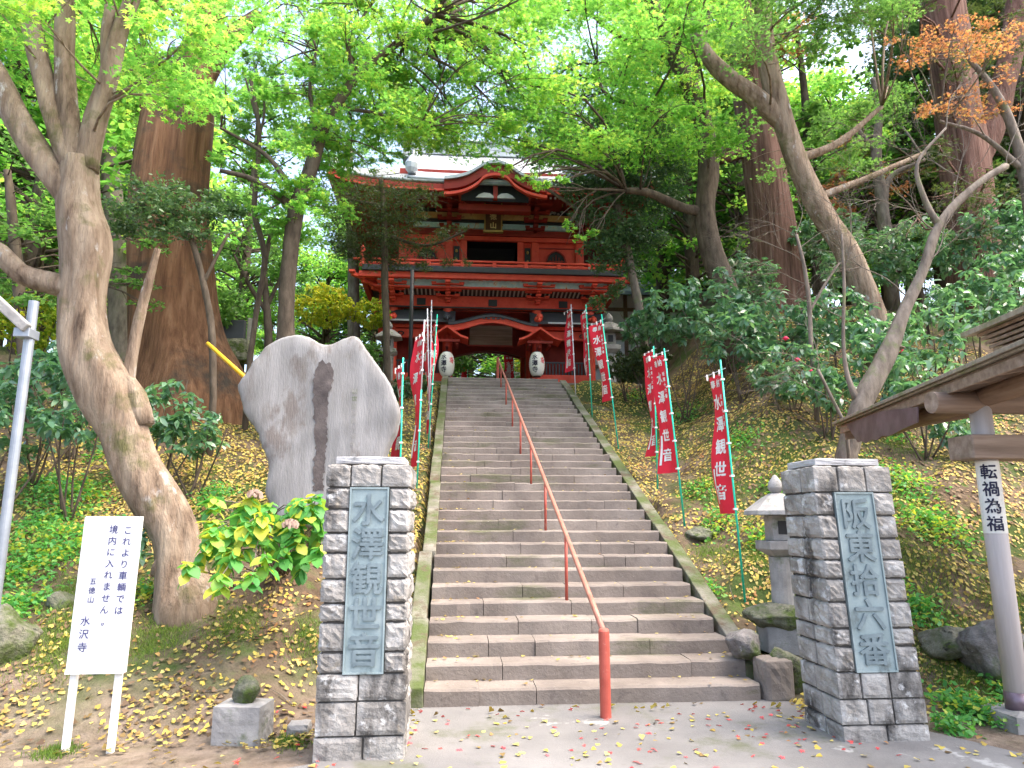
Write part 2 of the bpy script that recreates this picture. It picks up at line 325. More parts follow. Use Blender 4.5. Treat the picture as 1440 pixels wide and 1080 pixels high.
# ------------------------------------------------------------------ leaves
def leaf_template(kind):
    if kind == 'maple':       # five pointed lobes
        V = [(0, 0, 0)]; Fs = []
        for a in (-100, -50, 0, 50, 100):
            l = 1.0 if a == 0 else (.85 if abs(a) == 50 else .6); t = R(a + 90)
            d = np.array([math.cos(t), math.sin(t)]); n = np.array([-d[1], d[0]])
            i = len(V); V += [(*(d * l * .45 + n * .15), .03), (*(d * l), -.08), (*(d * l * .45 - n * .15), .03)]; Fs.append((0, i + 2, i + 1, i))
        return np.array(V), np.array(Fs)
    if kind == 'laurel':
        V = [(0, 0, 0), (.22, .35, .06), (.17, .75, .02), (0, 1.05, -.10), (-.17, .75, .02), (-.22, .35, .06), (0, .5, 0)]
        return np.array(V), np.array([(0, 1, 2, 6), (6, 2, 3, 4), (0, 6, 4, 5)])
    if kind == 'round':       # broad hydrangea leaf
        V = [(0, 0, 0), (.32, .25, .08), (.38, .6, .05), (.2, .9, -.02), (0, 1.08, -.12), (-.2, .9, -.02), (-.38, .6, .05), (-.32, .25, .08), (0, .45, 0), (0, .8, -.04)]
        return np.array(V), np.array([(0, 1, 2, 8), (8, 2, 3, 9), (9, 3, 4, 5), (8, 9, 5, 6), (0, 8, 6, 7)])
    if kind == 'fan':         # ginkgo
        V = [(0, 0, 0), (.5, .62, .10), (.22, .95, 0), (0, .78, .04), (-.22, .95, 0), (-.5, .62, .10)]
        return np.array(V), np.array([(0, 1, 2, 3), (0, 3, 4, 5)])
    if kind == 'spray':       # flat conifer spray
        V = [(0, 0, 0), (.10, .3, .02), (0, 1, -.12), (-.10, .3, .02), (.05, .25, 0), (.42, .62, -.05), (.08, .42, 0), (0, .3, 0), (-.05, .25, 0), (-.42, .62, -.05), (-.08, .42, 0)]
        return np.array(V), np.array([(0, 1, 2, 3), (4, 5, 6, 7), (8, 7, 10, 9)])
    if kind == 'blade':
        V = [(-.05, 0, 0), (.05, 0, 0), (.03, .15, .6), (0, .35, 1)]
        return np.array(V), np.array([(0, 1, 2, 3)])
    V = [(-.35, .2, 0), (0, 0, .05), (.38, .5, 0), (.05, 1, -.05)]
    return np.array(V), np.array([(0, 1, 2, 3)])
TPL = {k: leaf_template(k) for k in ('maple', 'laurel', 'round', 'fan', 'spray', 'blade', 'chip')}
def leaf_arrays(P, size, kind, tilt=.5, g=rng, yaw=None, droop=0, normal=None):
    T, Fs = TPL[kind]; n = len(P); k = len(T)
    yaw = g.uniform(0, 2 * math.pi, n) if yaw is None else yaw
    tx = g.normal(droop, tilt, n); ty = g.normal(0, tilt, n)
    size = np.broadcast_to(size, (n,)) * g.uniform(.65, 1.25, n)
    X = T[None, :, :] * size[:, None, None]
    x, y, z = X[..., 0], X[..., 1], X[..., 2]
    c, s = np.cos(tx)[:, None], np.sin(tx)[:, None]; y, z = y * c - z * s, y * s + z * c
    c, s = np.cos(ty)[:, None], np.sin(ty)[:, None]; x, z = x * c + z * s, -x * s + z * c
    c, s = np.cos(yaw)[:, None], np.sin(yaw)[:, None]; x, y = x * c - y * s, x * s + y * c
    if normal is not None: z = z - (x * normal[:, 0:1] + y * normal[:, 1:2]) / normal[:, 2:3]
    V = np.stack([x, y, z], -1) + P[:, None, :]
    Fa = Fs[None] + (np.arange(n) * k)[:, None, None]
    return V.reshape(-1, 3), Fa.reshape(-1, Fs.shape[1]), np.repeat(g.uniform(0, 1, n), len(Fs))
def leaves(name, P, size, kind, mat, parent=None, tilt=.5, origin=None, g=rng, **kw):
    V, Fa, a = leaf_arrays(np.asarray(P, float), size, kind, tilt, g, **kw)
    return link_mesh(name, V, Fa, mat, parent, False, a, origin)
def pad_points(c, Rm, n, flat=.3, g=rng, clumps=None):
    m = clumps or max(6, min(40, int(n / 28))); q = g.normal(size=(m, 3)); q /= np.linalg.norm(q, axis=1)[:, None]
    q *= (g.uniform(0, 1, (m, 1)) ** .5) * Rm; q[:, 2] *= flat
    w = g.integers(0, m, n); s = Rm * .17
    return np.asarray(c) + q[w] + g.normal(size=(n, 3)) * np.array([s, s, s * max(flat, .35)])

def px_limb(rows, Y, step=.12):
    """rows of (px, py, radius in photo px[, dY]) -> xyz + metre radius"""
    out = []
    for r in rows:
        p = atY(r[0], r[1], Y + (r[3] if len(r) > 3 else 0)); out.append([*p, r[2] * mpp(p)])
    return smoothpath(out, step)
def twig_path(a, b, sag=.12, g=rng):
    a = np.array(a); b = np.array(b); L = np.linalg.norm(b - a); t = np.linspace(0, 1, 6)[:, None]
    o = g.normal(size=3) * L * .07; return a * (1 - t) + b * t + np.sin(t * math.pi) * (o + np.array([0, 0, L * sag]))
def tree(name, label, cat, limbs, Y, bark, pads=(), kind='maple', lmat='lf_maple', lsize=.07, dens=1.0, flat=.3, group=None, tilt=.5, n=14, nz=.05, sink=.35, seed=0, twigs=True, sub=0, lump=.0, base=None):
    """limbs: list of px rows (first = trunk, root end first); pads: (px,py,Y,Rpx)"""
    g = np.random.default_rng(seed + 100)
    L = [px_limb(l, Y) for l in limbs]
    b = L[0][0, :3].copy()
    gz = float(H(b[0], b[1]))
    if base is not None: b = np.array(base, float); gz = float(H(b[0], b[1]))
    d0 = L[0][0, :3] - L[0][2, :3]; d0 = d0 / max(np.linalg.norm(d0[:2]), .3); zlow = min(b[2], gz) - sink - L[0][0, 3] * .7
    L[0] = np.vstack([[b[0] + d0[0] * .12, b[1], zlow, L[0][0, 3] * 1.12], L[0]])
    root = thing(name, (b[0], b[1], gz), label, cat, group)
    mb = MB()
    for i, l in enumerate(L): mb.tube(l[:, :3], l[:, 3], n if i == 0 else max(7, n - 4), nz, seed + i, lump=lump if i == 0 else 0)
    P = []; node = np.vstack(L)
    for (px, py, y, rp) in pads:
        c = atY(px, py, y); rm = rp * mpp(c); cnt = int(dens * 4.6 * (rm / lsize) ** 2) + 20
        P.append(pad_points(c, rm, cnt, flat, g))
        if twigs:
            m = node[node[:, 3] > .0]; d = np.linalg.norm(m[:, :3] - c, axis=1) + np.where(m[:, 2] > c[2], .8, 0); a = m[np.argmin(d)]
            r0 = min(max(.012, .012 * np.linalg.norm(a[:3] - c)), a[3] * .7); tp = twig_path(a[:3], c, .10, g)
            mb.tube(tp, np.linspace(r0, r0 * .35, 6), 5)
            for _ in range(5):
                e = c + g.normal(size=3) * rm * np.array([.6, .6, .2]); mb.tube(twig_path(tp[3 + _ % 3], e, .03, g), np.linspace(r0 * .4, .003, 6), 4)
    mb.build('trunk', M[bark], root, smooth=True)
    if P: leaves('crown', np.vstack(P), lsize, kind, M[lmat], root, tilt, g=g)
    return root

# ------------------------------------------------------------------ text
_TX = {}
def glyph(ch, extrude, offset):
    k = (ch, extrude, offset)
    if k not in _TX:
        cu = bpy.data.curves.new('t', 'FONT'); cu.body = ch; cu.size = 1; cu.extrude = extrude; cu.offset = offset; cu.resolution_u = 3
        ob = bpy.data.objects.new('t', cu); COL.objects.link(ob)
        me = bpy.data.meshes.new_from_object(ob.evaluated_get(bpy.context.evaluated_depsgraph_get()))
        V = np.array([v.co[:] for v in me.vertices]) if len(me.vertices) else np.zeros((0, 3)); Fs = [tuple(p.vertices) for p in me.polygons]
        bpy.data.objects.remove(ob); bpy.data.meshes.remove(me); bpy.data.curves.remove(cu)
        if len(V): V[:, 0] -= (V[:, 0].max() + V[:, 0].min()) / 2; V[:, 1] -= .37
        _TX[k] = (V, Fs)
    return _TX[k]
def column_text(mb, txt, top, right, up, nrm, size, pitch=None, extrude=.0, offset=.0, bold=.02, sx=1.0, surf=None, shear=0):
    """vertical writing: characters stacked downward from 'top' (centre of the first one's upper edge)"""
    pitch = pitch or size * 1.1; right, up, nrm, top = (np.array(v, float) for v in (right, up, nrm, top))
    for i, ch in enumerate(txt):
        if ch == ' ': continue
        V, Fs = glyph(ch, extrude, offset)
        if not len(V): continue
        u = V[:, 0] * size * sx; v = -(pitch * i + pitch / 2) + V[:, 1] * size + shear * u; w = V[:, 2] * size
        b = bold * size
        for j, (bu, bv) in enumerate(((0, 0), (b, .3 * b), (-b, -.3 * b), (.3 * b, b), (-.3 * b, -b)) if bold else ((0, 0),)):
            uu, vv, ww = u + bu, v + bv, w + j * .0004
            mb.add(surf(uu, vv, ww) if surf else top + uu[:, None] * right + vv[:, None] * up + ww[:, None] * nrm, Fs)

# ------------------------------------------------------------------ ground, paving
xs = np.concatenate([np.linspace(-160, -26, 20), np.linspace(-25, -8, 60), np.linspace(-7.9, 13, 330), np.linspace(13.2, 30, 60), np.linspace(31, 170, 20)])
ys = np.concatenate([np.linspace(-60, 2, 16), np.linspace(2.5, 16, 240), np.linspace(16.1, 40, 130), np.linspace(41, 200, 50)])
GX, GY = np.meshgrid(xs, ys); GZ = H(GX, GY)
nx, ny = len(xs), len(ys); idx = np.arange(nx * ny).reshape(ny, nx)
q = np.stack([idx[:-1, :-1], idx[:-1, 1:], idx[1:, 1:], idx[1:, :-1]], -1).reshape(-1, 4)
tag(link_mesh('ground', np.stack([GX, GY, GZ], -1).reshape(-1, 3), q, M['soil'], smooth=True), kind='structure')
mb = MB()
def sheet(name, outline, z, mat):
    mb = MB(); n = len(outline); mb.add([(x, y, z) for x, y in outline], [tuple(range(n))]); return tag(mb.build(name, mat), kind='structure')
def foot(px, py, z=0): p = atZ_(px, py, z); return (p[0], p[1])
def atZ_(x, y, z):
    r = ray(x, y); return O + r * ((z - EYE) / r[2])
sheet('pavement', [(-30, -50), (9, -50), (6.2, 2), (4.6, 4.4), (4.05, 5.2), (3.75, 5.75), (3.3, 6.55), (2.95, 6.86), (-.40, 6.86), (-.42, 5.9), (-.95, 5.35), (-1.4, 5.15), (-2.6, 5.30), (-3.6, 5.5), (-30, 6.0)], .006, M['pavement'])

# ------------------------------------------------------------------ stone stairway
st = thing('stone_stairway', ((SX0 + SX1) / 2, SY0, 0), 'long worn stone stairway climbing between the banks to the red gate', 'stairway')
for k in range(NST):
    mb = MB(); g = np.random.default_rng(k); cuts = [SX0] + sorted(g.uniform(SX0 + .4, SX1 - .4, g.integers(1, 4))) + [SX1 + .03 * g.uniform(-1, 1)]
    y0 = SY0 + k * TREAD
    for i in range(len(cuts) - 1):
        if cuts[i + 1] - cuts[i] < .25: continue
        dz, dy = g.uniform(-.007, .005), g.uniform(-.010, .010)
        e = cuts[i + 1] - (.005 if i < len(cuts) - 2 else 0)
        if i + 2 < len(cuts) - 0 and i + 1 < len(cuts) - 1 and cuts[i + 2] - cuts[i + 1] < .25: e = cuts[i + 2]
        nseg = max(2, int((e - cuts[i]) / .14)); X = np.linspace(cuts[i] + .002, e, nseg + 1)
        w1, w2 = g.normal(0, .0035, nseg + 1), g.normal(0, .005, nseg + 1)
        zt, zb = (k + 1) * RISE + dz, k * RISE - .10
        prof = lambda j: [(X[j], y0 + dy + w2[j], zb), (X[j], y0 + dy + w2[j], zt - .018 + w1[j]), (X[j], y0 + dy + w2[j] + .018, zt + w1[j]), (X[j], y0 + TREAD + .05, zt + .004), (X[j], y0 + TREAD + .05, zb)]
        V = sum([prof(j) for j in range(nseg + 1)], [])
        Fs = [(a * 5 + b, (a + 1) * 5 + b, (a + 1) * 5 + (b + 1) % 5, a * 5 + (b + 1) % 5) for a in range(nseg) for b in range(5)] + [tuple(range(5)), tuple(nseg * 5 + b for b in range(5))[::-1]]
        mb.add(V, Fs)
    mb.build('step', M['step'], st)
for side, xa, xb in ((-1, SX0 - .165, SX0 + .0), (1, SX1 + .03, SX1 + .21)):
    mb = MB(); g = np.random.default_rng(side + 3); y = SY0 - .02 if side < 0 else SY0 + .35
    while y < 19.3:
        L = min(g.uniform(.9, 1.6), 19.5 - y); z = lambda yy: .427 * (yy - 6.75) + (.16 if side < 0 else .085)
        o = g.normal(0, .012)
        P = [(xa + o, y, z(y) - .5), (xa + o, y + L - .008, z(y + L) - .5), (xa + o, y + L - .008, z(y + L)), (xa + o, y, z(y))]
        if y < SY0 and side < 0: P[0] = (xa, y, -.05); 
        mb.prism(P, (xb - xa, 0, 0)); y += L
    mb.build('side_curb', M['curb'], st, bevel=.012)
mb = MB(); mb.box(-3.5, 6.0, 19.75, 30, 5.1, 5.50); mb.build('landing', M['step'], st)

# end stone and boulders to the right of the bottom step
def boulder(name, c, r, mat, label, seed=0, cat='boulder', group=None, flat=1.0, n=4):
    bm = bmesh.new(); bmesh.ops.create_icosphere(bm, subdivisions=n, radius=1); g = np.random.default_rng(seed)
    V = np.array([v.co[:] for v in bm.verts]); Fs = [tuple(v.index for v in f.verts) for f in bm.faces]; bm.free()
    D = g.normal(size=(7, 3)); D /= np.linalg.norm(D, axis=1)[:, None]
    cut = np.minimum.reduce([np.where(V @ d > .72, .72 / np.maximum(V @ d, .01), 1) for d in D]); V = V * cut[:, None]
    V = V * (1 + .05 * np.sin(V @ D[0] * 7) + .035 * np.sin(V @ D[1] * 15 + 2 * np.sin(V @ D[2] * 9)) + .025 * np.sin(V @ D[3] * 27 + 3 * np.sin(V @ D[4] * 13)) + g.normal(0, .008, len(V)))[:, None]
    mb = MB(); mb.add(V * np.array(r) + np.array(c), Fs)
    o = mb.build(name, M[mat], smooth=True, origin=(c[0], c[1], c[2] - r[2] * .6)); return tag(o, label, cat, group)
mb = MB(); mb.rough(SX1 + .06, SX1 + .34, SY0 - .03, SY0 + .28, -.05, .36, 5, .012, 4)
tag(mb.build('end_stone', M['step'], smooth=False, bevel=.01, origin=(SX1 + .2, SY0 + .1, 0)), 'squared upright stone ending the right side of the bottom step', 'stone block')
p = atY(1048, 908, 7.15); boulder('rock', p, (.19, .2, .15), 'boulder', 'rounded grey rock behind the squared end stone of the stairs', 3)
p = atY(1092, 868, 7.4); boulder('rock', p, (.34, .30, .15), 'mossy', 'flat mossy boulder at the foot of the stone lantern', 5)
p = atY(1100, 935, 7.0); boulder('rock', p + np.array([0, 0, -.05]), (.22, .25, .24), 'mossy', 'mossy boulder between the end stone and the right pillar', 8)
p = ground(988, 752); boulder('rock', p, (.24, .22, .12), 'mossy', 'small half-buried mossy rock beside the nearest pair of banners', 9)
p = atY(1398, 915, 6.6); boulder('rock', p, (.30, .34, .29), 'boulder', 'large grey boulder on the bank left of the shelter post', 12)
p = atY(1335, 905, 7.0); boulder('rock', p, (.26, .3, .18), 'mossy', 'mossy boulder on the bank between the right pillar and the shelter post', 14)
p = atY(5, 890, 7.2); boulder('rock', p + np.array([0, 0, -.1]), (.36, .35, .36), 'mossy', 'large mossy boulder at the left edge of the picture', 15)
p = ground(88, 850); boulder('rock', p, (.17, .2, .13), 'mossy', 'mossy stone behind the white signboard', 17)
p = ground(418, 1036); mb = MB(); mb.rough(p[0] - .08, p[0] + .09, p[1] - .05, p[1] + .12, p[2] - .05, p[2] + .10, 3, .01, 6)
tag(mb.build('stone_stub', M['granite'], origin=tuple(p)), 'tiny stone stub in the dirt left of the left gate pillar', 'stone block')
# squared block with a mossy ball on it
p0 = atZ_(296, 1040, .02); p1 = atZ_(362, 1040, .02); w = p1[0] - p0[0] + .02
mb = MB(); mb.rough(0, w, 0, .30, -.08, .235, 6, .006, 2)
def rz(V, c=(p0[0], p0[1] - .01, .02), a=R(-8)):
    k = 1 - .05 * V[:, 2]; x, y = V[:, 0] * k, V[:, 1] * k
    return np.stack([c[0] + x * math.cos(a) - y * math.sin(a), c[1] + x * math.sin(a) + y * math.cos(a), V[:, 2] + c[2]], 1)
tag(mb.build('stone_block', M['granite'], xf=rz, origin=(p0[0], p0[1], .0)), 'squared pinkish grey stone block in the dirt left of the left pillar', 'stone block')
c = rz(np.array([[w * .52, .17, .235]]))[0]
boulder('mossy_ball', c + np.array([0, 0, .075]), (.115, .115, .11), 'mossy', 'round green mossy stone resting on the squared stone block', 21, 'stone')

# ------------------------------------------------------------------ the two gate pillars
def pillar(label, x0, y0, w, d, h, txt, lean, seed, px0, px1, pz0, pz1, tsz):
    root = thing('stone_pillar', (x0 + w / 2, y0 + d / 2, 0), label, 'pillar', 'stone pillars at the foot of the stairs')
    def xf(V):
        V = V.copy(); z = V[:, 2]; k = 1 - lean[2] * z / h
        V[:, 0] = x0 + w / 2 + (V[:, 0] - x0 - w / 2) * k + lean[0] * z; V[:, 1] = y0 + d / 2 + (V[:, 1] - y0 - d / 2) * k + lean[1] * z
        c_, s_ = math.cos(lean[3]), math.sin(lean[3]); X, Y = V[:, 0] - x0, V[:, 1] - y0; V[:, 0] = x0 + X * c_ - Y * s_; V[:, 1] = y0 + X * s_ + Y * c_
        return V
    g = np.random.default_rng(seed); core = MB(); core.box(x0 + .02, x0 + w - .02, y0 + .02, y0 + d - .02, -.1, h - .02); core.build('mortar_core', M['mortar'], root, xf=xf)
    mb = MB(); z = -.05; zs = []
    marks = [pz0, pz1, h]
    for a, b in ((-.05, pz0), (pz0, pz1), (pz1, h)):
        n = max(1, round((b - a) / (.165 if a > .2 else .21))); e = np.linspace(a, b, n + 1); e[1:-1] += g.uniform(-.025, .025, n - 1); zs += list(zip(e[:-1], e[1:]))
    sd = 0; j = .007
    for a, b in zs:
        pl = a >= pz0 - .01 and b <= pz1 + .01
        if pl: xc = [x0, px0, None, px1, x0 + w]
        else:
            m = 3 if a >= pz1 - .01 else int(g.integers(2, 4)); xc = [x0] + sorted(x0 + w * (np.arange(1, m) / m + g.uniform(-.08, .08, m - 1))) + [x0 + w]
        ym = y0 + d * g.uniform(.4, .6)
        for i in range(len(xc) - 1):
            if xc[i] is None or xc[i + 1] is None: continue
            off = g.uniform(-.004, .012); smooth_lo = a < pz0 - .01 or not pl
            left, right = i == 0, i == len(xc) - 2
            sa = g.uniform(0, .012) if left else -j / 2; sb = g.uniform(0, .012) if right else -j / 2
            mb.rough(xc[i] - (sa if left else -j / 2), xc[i + 1] + (sb if right else -j / 2), y0 - off, ym - j / 2, a + j / 2, b - j / 2, 5, .007 if not pl else .012, sd); sd += 1
        for sx in (0, 1):
            o = g.uniform(0, .012); xx = (x0 - o, x0 + w * .4) if sx == 0 else (x0 + w * .6, x0 + w + o)
            mb.rough(xx[0], xx[1], ym + j / 2, y0 + d, a + j / 2, b - j / 2, 4, .011, sd); sd += 1
        mb.rough(x0 + w * .4 + j, x0 + w * .6 - j, y0 + d - .1, y0 + d, a + j / 2, b - j / 2, 2, .005, sd)
    mb.build('masonry', M['masonry'], root, xf=xf)
    cp = MB(); cp.rough(x0 + .05, x0 + w - .05, y0 + .05, y0 + d - .05, h + .003, h + .065, 6, .006, seed); cp.build('cap_slab', M['capstone'], root, xf=xf)
    # plaque: panel, raised rim, letters
    pq = MB(); pq.box(px0 - .005, px1 + .005, y0 - .004, y0 + .06, pz0, pz1); po = pq.build('plaque', M['bronze'], root, xf=xf)
    fr = MB(); t = .012
    for a in ((px0 - .005, px0 - .005 + t, pz0, pz1), (px1 + .005 - t, px1 + .005, pz0, pz1), (px0 + t - .005, px1 - t + .005, pz1 - t, pz1), (px0 + t - .005, px1 - t + .005, pz0, pz0 + t)):
        fr.box(a[0], a[1], y0 - .016, y0 - .0035, a[2], a[3])
    fr.build('rim', M['bronze'], po, xf=xf)
    tx = MB(); n = len(txt); column_text(tx, txt, ((px0 + px1) / 2, y0 - .006, pz1 - .04), (1, 0, 0), (0, 0, 1), (0, -1, 0), tsz, (pz1 - pz0 - .08) / n, extrude=.045, bold=.022)
    tx.build('lettering', M['bronze_dark'], po, xf=xf)
    return root
pillar('tall left stone pillar, upright, its bronze plaque reading 水澤観世音', -.955, 5.40, .615, .60, 2.05, '水澤観世音', (0, 0, 0, 0), 1, -.775, -.50, .57, 1.88, .24)
bx = 2.935
pillar('right stone pillar leaning outwards, its bronze plaque reading 坂東拾六番', bx, 5.52, .665, .62, 2.07, '阪東拾六番', (-.048, -.006, .04, 0), 2, bx + .155, bx + .48, .50, 1.86, .25)

# ------------------------------------------------------------------ signboard
a = atY(117, 727, 5.75); b = atY(193, 726, 5.75); c = atY(89, 948, 5.75); d = atY(170, 948, 5.75)
fa, fb = ground(86, 1027), ground(156, 1027)
sg = thing('signboard', ((fa[0] + fb[0]) / 2, 5.8, 0), 'white upright signboard on two legs with blue Japanese writing', 'sign')
zt, zb, xl, xr = float(a[2]), float(c[2]), float(c[0]) + .015, float(d[0]) + .0
lean = (float(a[0]) - xl + .015) / (zt - zb)
def sx(V): V = V.copy(); V[:, 0] += (V[:, 2] - zb) * lean; return V
mb = MB(); mb.box(xl, xr, 5.745, 5.765, zb, zt); bd = mb.build('board', M['signwhite'], sg, xf=sx, bevel=.002)
mb = MB(); mb.box(xl, xr, 5.7655, 5.775, zt - .03, zt + .004); mb.box(xr + .001, xr + .018, 5.74, 5.80, zb, zt + .004); mb.box(xl, xr, 5.735, 5.7445, zb, zb + .025); mb.build('board_edge', M['white'], bd, xf=sx)
for x in (xl + .02, xr - .055):
    mb = MB(); mb.box(x, x + .045, 5.776, 5.82, -.1, zt - .02); mb.build('leg', M['white'], sg, xf=sx, bevel=.003)
tx = MB(); W_ = xr - xl
for t, fx, fy, s in (('これより車輌では', .84, .05, .066), ('境内に入れません。', .57, .045, .066), ('五徳山', .30, .39, .052), ('水沢寺', .25, .63, .073)):
    column_text(tx, t, (xl + W_ * fx, 5.7435, zt - (zt - zb) * fy), (1, 0, 0), (0, 0, 1), (0, -1, 0), s, s * 1.27, bold=.008)
tx.build('writing', M['signink'], bd, xf=sx)

# ------------------------------------------------------------------ handrail
hr = thing('handrail', (1.29, 6.34, 0), 'red steel handrail running down the middle of the stairway', 'handrail')
b0 = atZ_(852, 1010, 0); top0 = atY(849, 884, b0[1])
mb = MB(); mb.tube([(b0[0], b0[1], -.05), (top0[0], top0[1], top0[2] - .02), (top0[0], top0[1], top0[2])], [.047, .047, .036], 20); mb.build('end_post', M['handrail'], hr, smooth=False, bevel=.006)
yt = 19.9; tt = atY(700, 504, yt); rail0 = np.array([top0[0], top0[1], top0[2] - .03])
mb = MB(); P = [rail0 + (tt - rail0) * t for t in np.linspace(0, 1, 30)]; mb.tube(P, .026, 12); mb.build('rail', M['rail_top'], hr, smooth=True)
yk = SY0 + 1.5
while yk < 20:
    p = rail0 + (tt - rail0) * ((yk - rail0[1]) / (yt - rail0[1])); k = int((yk - SY0) / TREAD)
    mb = MB(); mb.tube([(p[0], p[1], min((k + 1), NST) * RISE - .02), (p[0], p[1], p[2])], .018, 10); mb.build('post', M['handrail'], hr, smooth=True); yk += 1.72
mb = MB(); mb.tube([(tt[0], yt, 5.4), (tt[0], yt, tt[2] + .03)], .04, 12); mb.build('end_post', M['handrail'], hr, smooth=False)

# ------------------------------------------------------------------ banners
def banner(label, base, top, cloth, cdir, group, pole='polegreen', white_top=0, txt=True, w=.42, seed=0, Yb=None, wave=1.0):
    """base/top: pixels of the pole; cloth: (py_top, py_bottom)"""
    g0 = ground(*base) if Yb is None else atY(base[0], base[1], Yb); Y = g0[1]; tp = atY(top[0], top[1], Y); gz = float(H(g0[0], g0[1]))
    root = thing('banner', (g0[0], g0[1], gz), label, 'banner', group)
    ax = (tp - g0); Lp = np.linalg.norm(ax); ax /= Lp; ft = g0 - ax * ((g0[2] - gz) / ax[2] + .1)
    if white_top:
        m = g0 + ax * Lp * (1 - white_top); mb = MB(); mb.tube([ft, m], .013, 8); mb.build('pole', M[pole], root, smooth=True); mb = MB(); mb.tube([m, tp], .0105, 8); mb.build('pole', M['polewhite'], root, smooth=True)
    else: mb = MB(); mb.tube([ft, tp], [.014, .011], 8); mb.build('pole', M[pole], root, smooth=True)
    cd = np.array([*cdir, 0.0]); cd /= np.linalg.norm(cd)
    def at_py(py):
        lo, hi = 0.0, Lp
        for _ in range(30):
            mi = (lo + hi) / 2; q_ = g0 + ax * mi - O; yy = 540 - F * (q_ @ UP) / (q_ @ FW)
            if yy > py: lo = mi
            else: hi = mi
        return g0 + ax * lo
    ct, cb = at_py(cloth[0]), at_py(cloth[1]); hgt = np.linalg.norm(ct - cb)
    nr = np.cross(cd, ax); nr /= np.linalg.norm(nr)
    if nr[1] > 0: nr = -nr
    gg = np.random.default_rng(seed); ph = gg.uniform(0, 6, 4)
    def surf(s, t, o):      # s metres from the pole, t metres down
        f = s / w; wv = wave * f * (.055 * np.sin(2.2 * t + ph[0] + 2 * f) + .03 * np.sin(5 * t + ph[1] + 3 * f)) + wave * .018 * np.sin(9 * f + ph[2] + t * 1.3) * f
        return ct - np.outer(t, ax) + np.outer(s * (1 - .10 * wave * np.sin(t / hgt * 3.1)), cd) + np.outer(wv + o, nr)
    S, T = np.meshgrid(np.linspace(.02, w, 9), np.linspace(0, hgt, 28)); n9 = 9
    V = surf(S.ravel(), T.ravel(), np.zeros(S.size)); Fs = [(i * n9 + j, i * n9 + j + 1, (i + 1) * n9 + j + 1, (i + 1) * n9 + j) for i in range(27) for j in range(8)]
    V2 = surf(S.ravel(), T.ravel(), np.zeros(S.size) - .002); n = len(V)
    mb = MB(); mb.add(V, Fs); mb.add(V2, [f[::-1] for f in Fs]); cl = mb.build('cloth', M['flagred'], root, smooth=True)
    mb = MB(); mb.tube([ct + ax * .035 - cd * .10, ct + ax * .035 + cd * (w + .03)], .005, 6); mb.build('cross_bar', M['polewhite'], root)
    mb = MB()
    for t in np.linspace(.05, .97, 5):
        q_ = ct - ax * hgt * t; mb.box(q_[0] - .022, q_[0] + .022, q_[1] - .022, q_[1] + .022, q_[2] - .012, q_[2] + .012); mb.bar(q_, q_ + cd * .05, .02, .02)
    for s_ in (.06, w * .5, w - .03): q_ = ct + cd * s_; mb.bar(q_ - ax * .03, q_ + ax * .05, .022, .006, up=cd)
    mb.build('hanging_loops', M['white'], root)
    if txt:
        mb = MB(); sgn = -1   # reading direction runs from the free edge towards the pole
        for o in (.004, -.007):
            for word, sc, fx, t0, pitch in (('奉', .115, .66, .05, .1), ('納', .115, .33, .05, .1), ('水澤観世音', .20, .56, .24, (hgt - .32) / 5), ('坂東十六番', .065, .20, .26, .085)):
                for i, ch in enumerate(word):
                    V, Fs_ = glyph(ch, 0, 0)
                    if not len(V): continue
                    u = V[:, 0] * sc; v = V[:, 1] * sc; b = .028 * sc
                    for j, (bu, bv) in enumerate(((0, 0), (b, .3 * b), (-b, -.3 * b), (.3 * b, b), (-.3 * b, -b))):
                        mb.add(surf(w * fx - u + bu, t0 + pitch * i + sc * .5 - v + bv, np.full(len(u), o + (j * .0004 if o > 0 else -j * .0004))), Fs_)
        mb.build('writing', M['white'], cl)
        mb = MB(); s2, t2 = np.meshgrid([w * .80, w * .90], np.linspace(hgt * .68, hgt * .93, 8))
        for o in (.0045, -.0075): mb.add(surf(s2.ravel(), t2.ravel(), np.full(16, o)), [(i * 2, i * 2 + 1, i * 2 + 3, i * 2 + 2) for i in range(7)])
        mb.build('name_strip', M['white'], cl)
    return root
GR, GL = 'red banners on the right bank', 'red banners left of the stairs'
banner('nearest red banner on the right bank, standing alone on a green pole', (1048, 848), (1013, 506), (524, 722), (-.12, 1), GR, seed=1)
banner('second red banner from the front on the right bank, overlapping one behind it', (963, 740), (934, 490), (498, 664), (-.38, 1), GR, seed=2)
banner('red banner half hidden behind the second banner on the right bank', (925, 688), (919, 487), (494, 640), (-.15, 1), GR, seed=3, wave=1.3)
banner('red banner with white characters halfway up the right bank on a green pole', (870, 632), (846, 442), (452, 562), (-.42, 1), GR, seed=4)
banner('narrow red banner high on the right bank seen nearly edge on', (833, 588), (824, 428), (436, 530), (-.03, 1), GR, seed=5)
banner('red banner on a white pole near the top of the right bank', (810, 563), (803, 428), (436, 520), (-.35, 1), GR, pole='polewhite', seed=6)
banner('topmost red banner beside the gate, curled round its pole', (789, 527), (784, 428), (436, 508), (-.05, 1), GR, seed=7, wave=1.6)
banner('red banner just behind the top of the left stone pillar', (559, 790), (567, 503), (515, 730), (-.35, 1), GL, seed=8, w=.42)
banner('nearest tall red banner left of the stairs on a white and green pole', (586, 690), (597, 450), (470, 655), (-.38, 1), GL, white_top=.42, seed=9, w=.44)
banner('red banner on a plain white pole in the middle of the left cluster', (605, 625), (601, 434), (450, 608), (-.22, 1), GL, pole='polewhite', seed=10, w=.40)
banner('tallest red banner of the left cluster, hanging narrow from a white pole', (604, 598), (607, 422), (432, 560), (-.06, 1), GL, pole='polewhite', seed=11, w=.30)
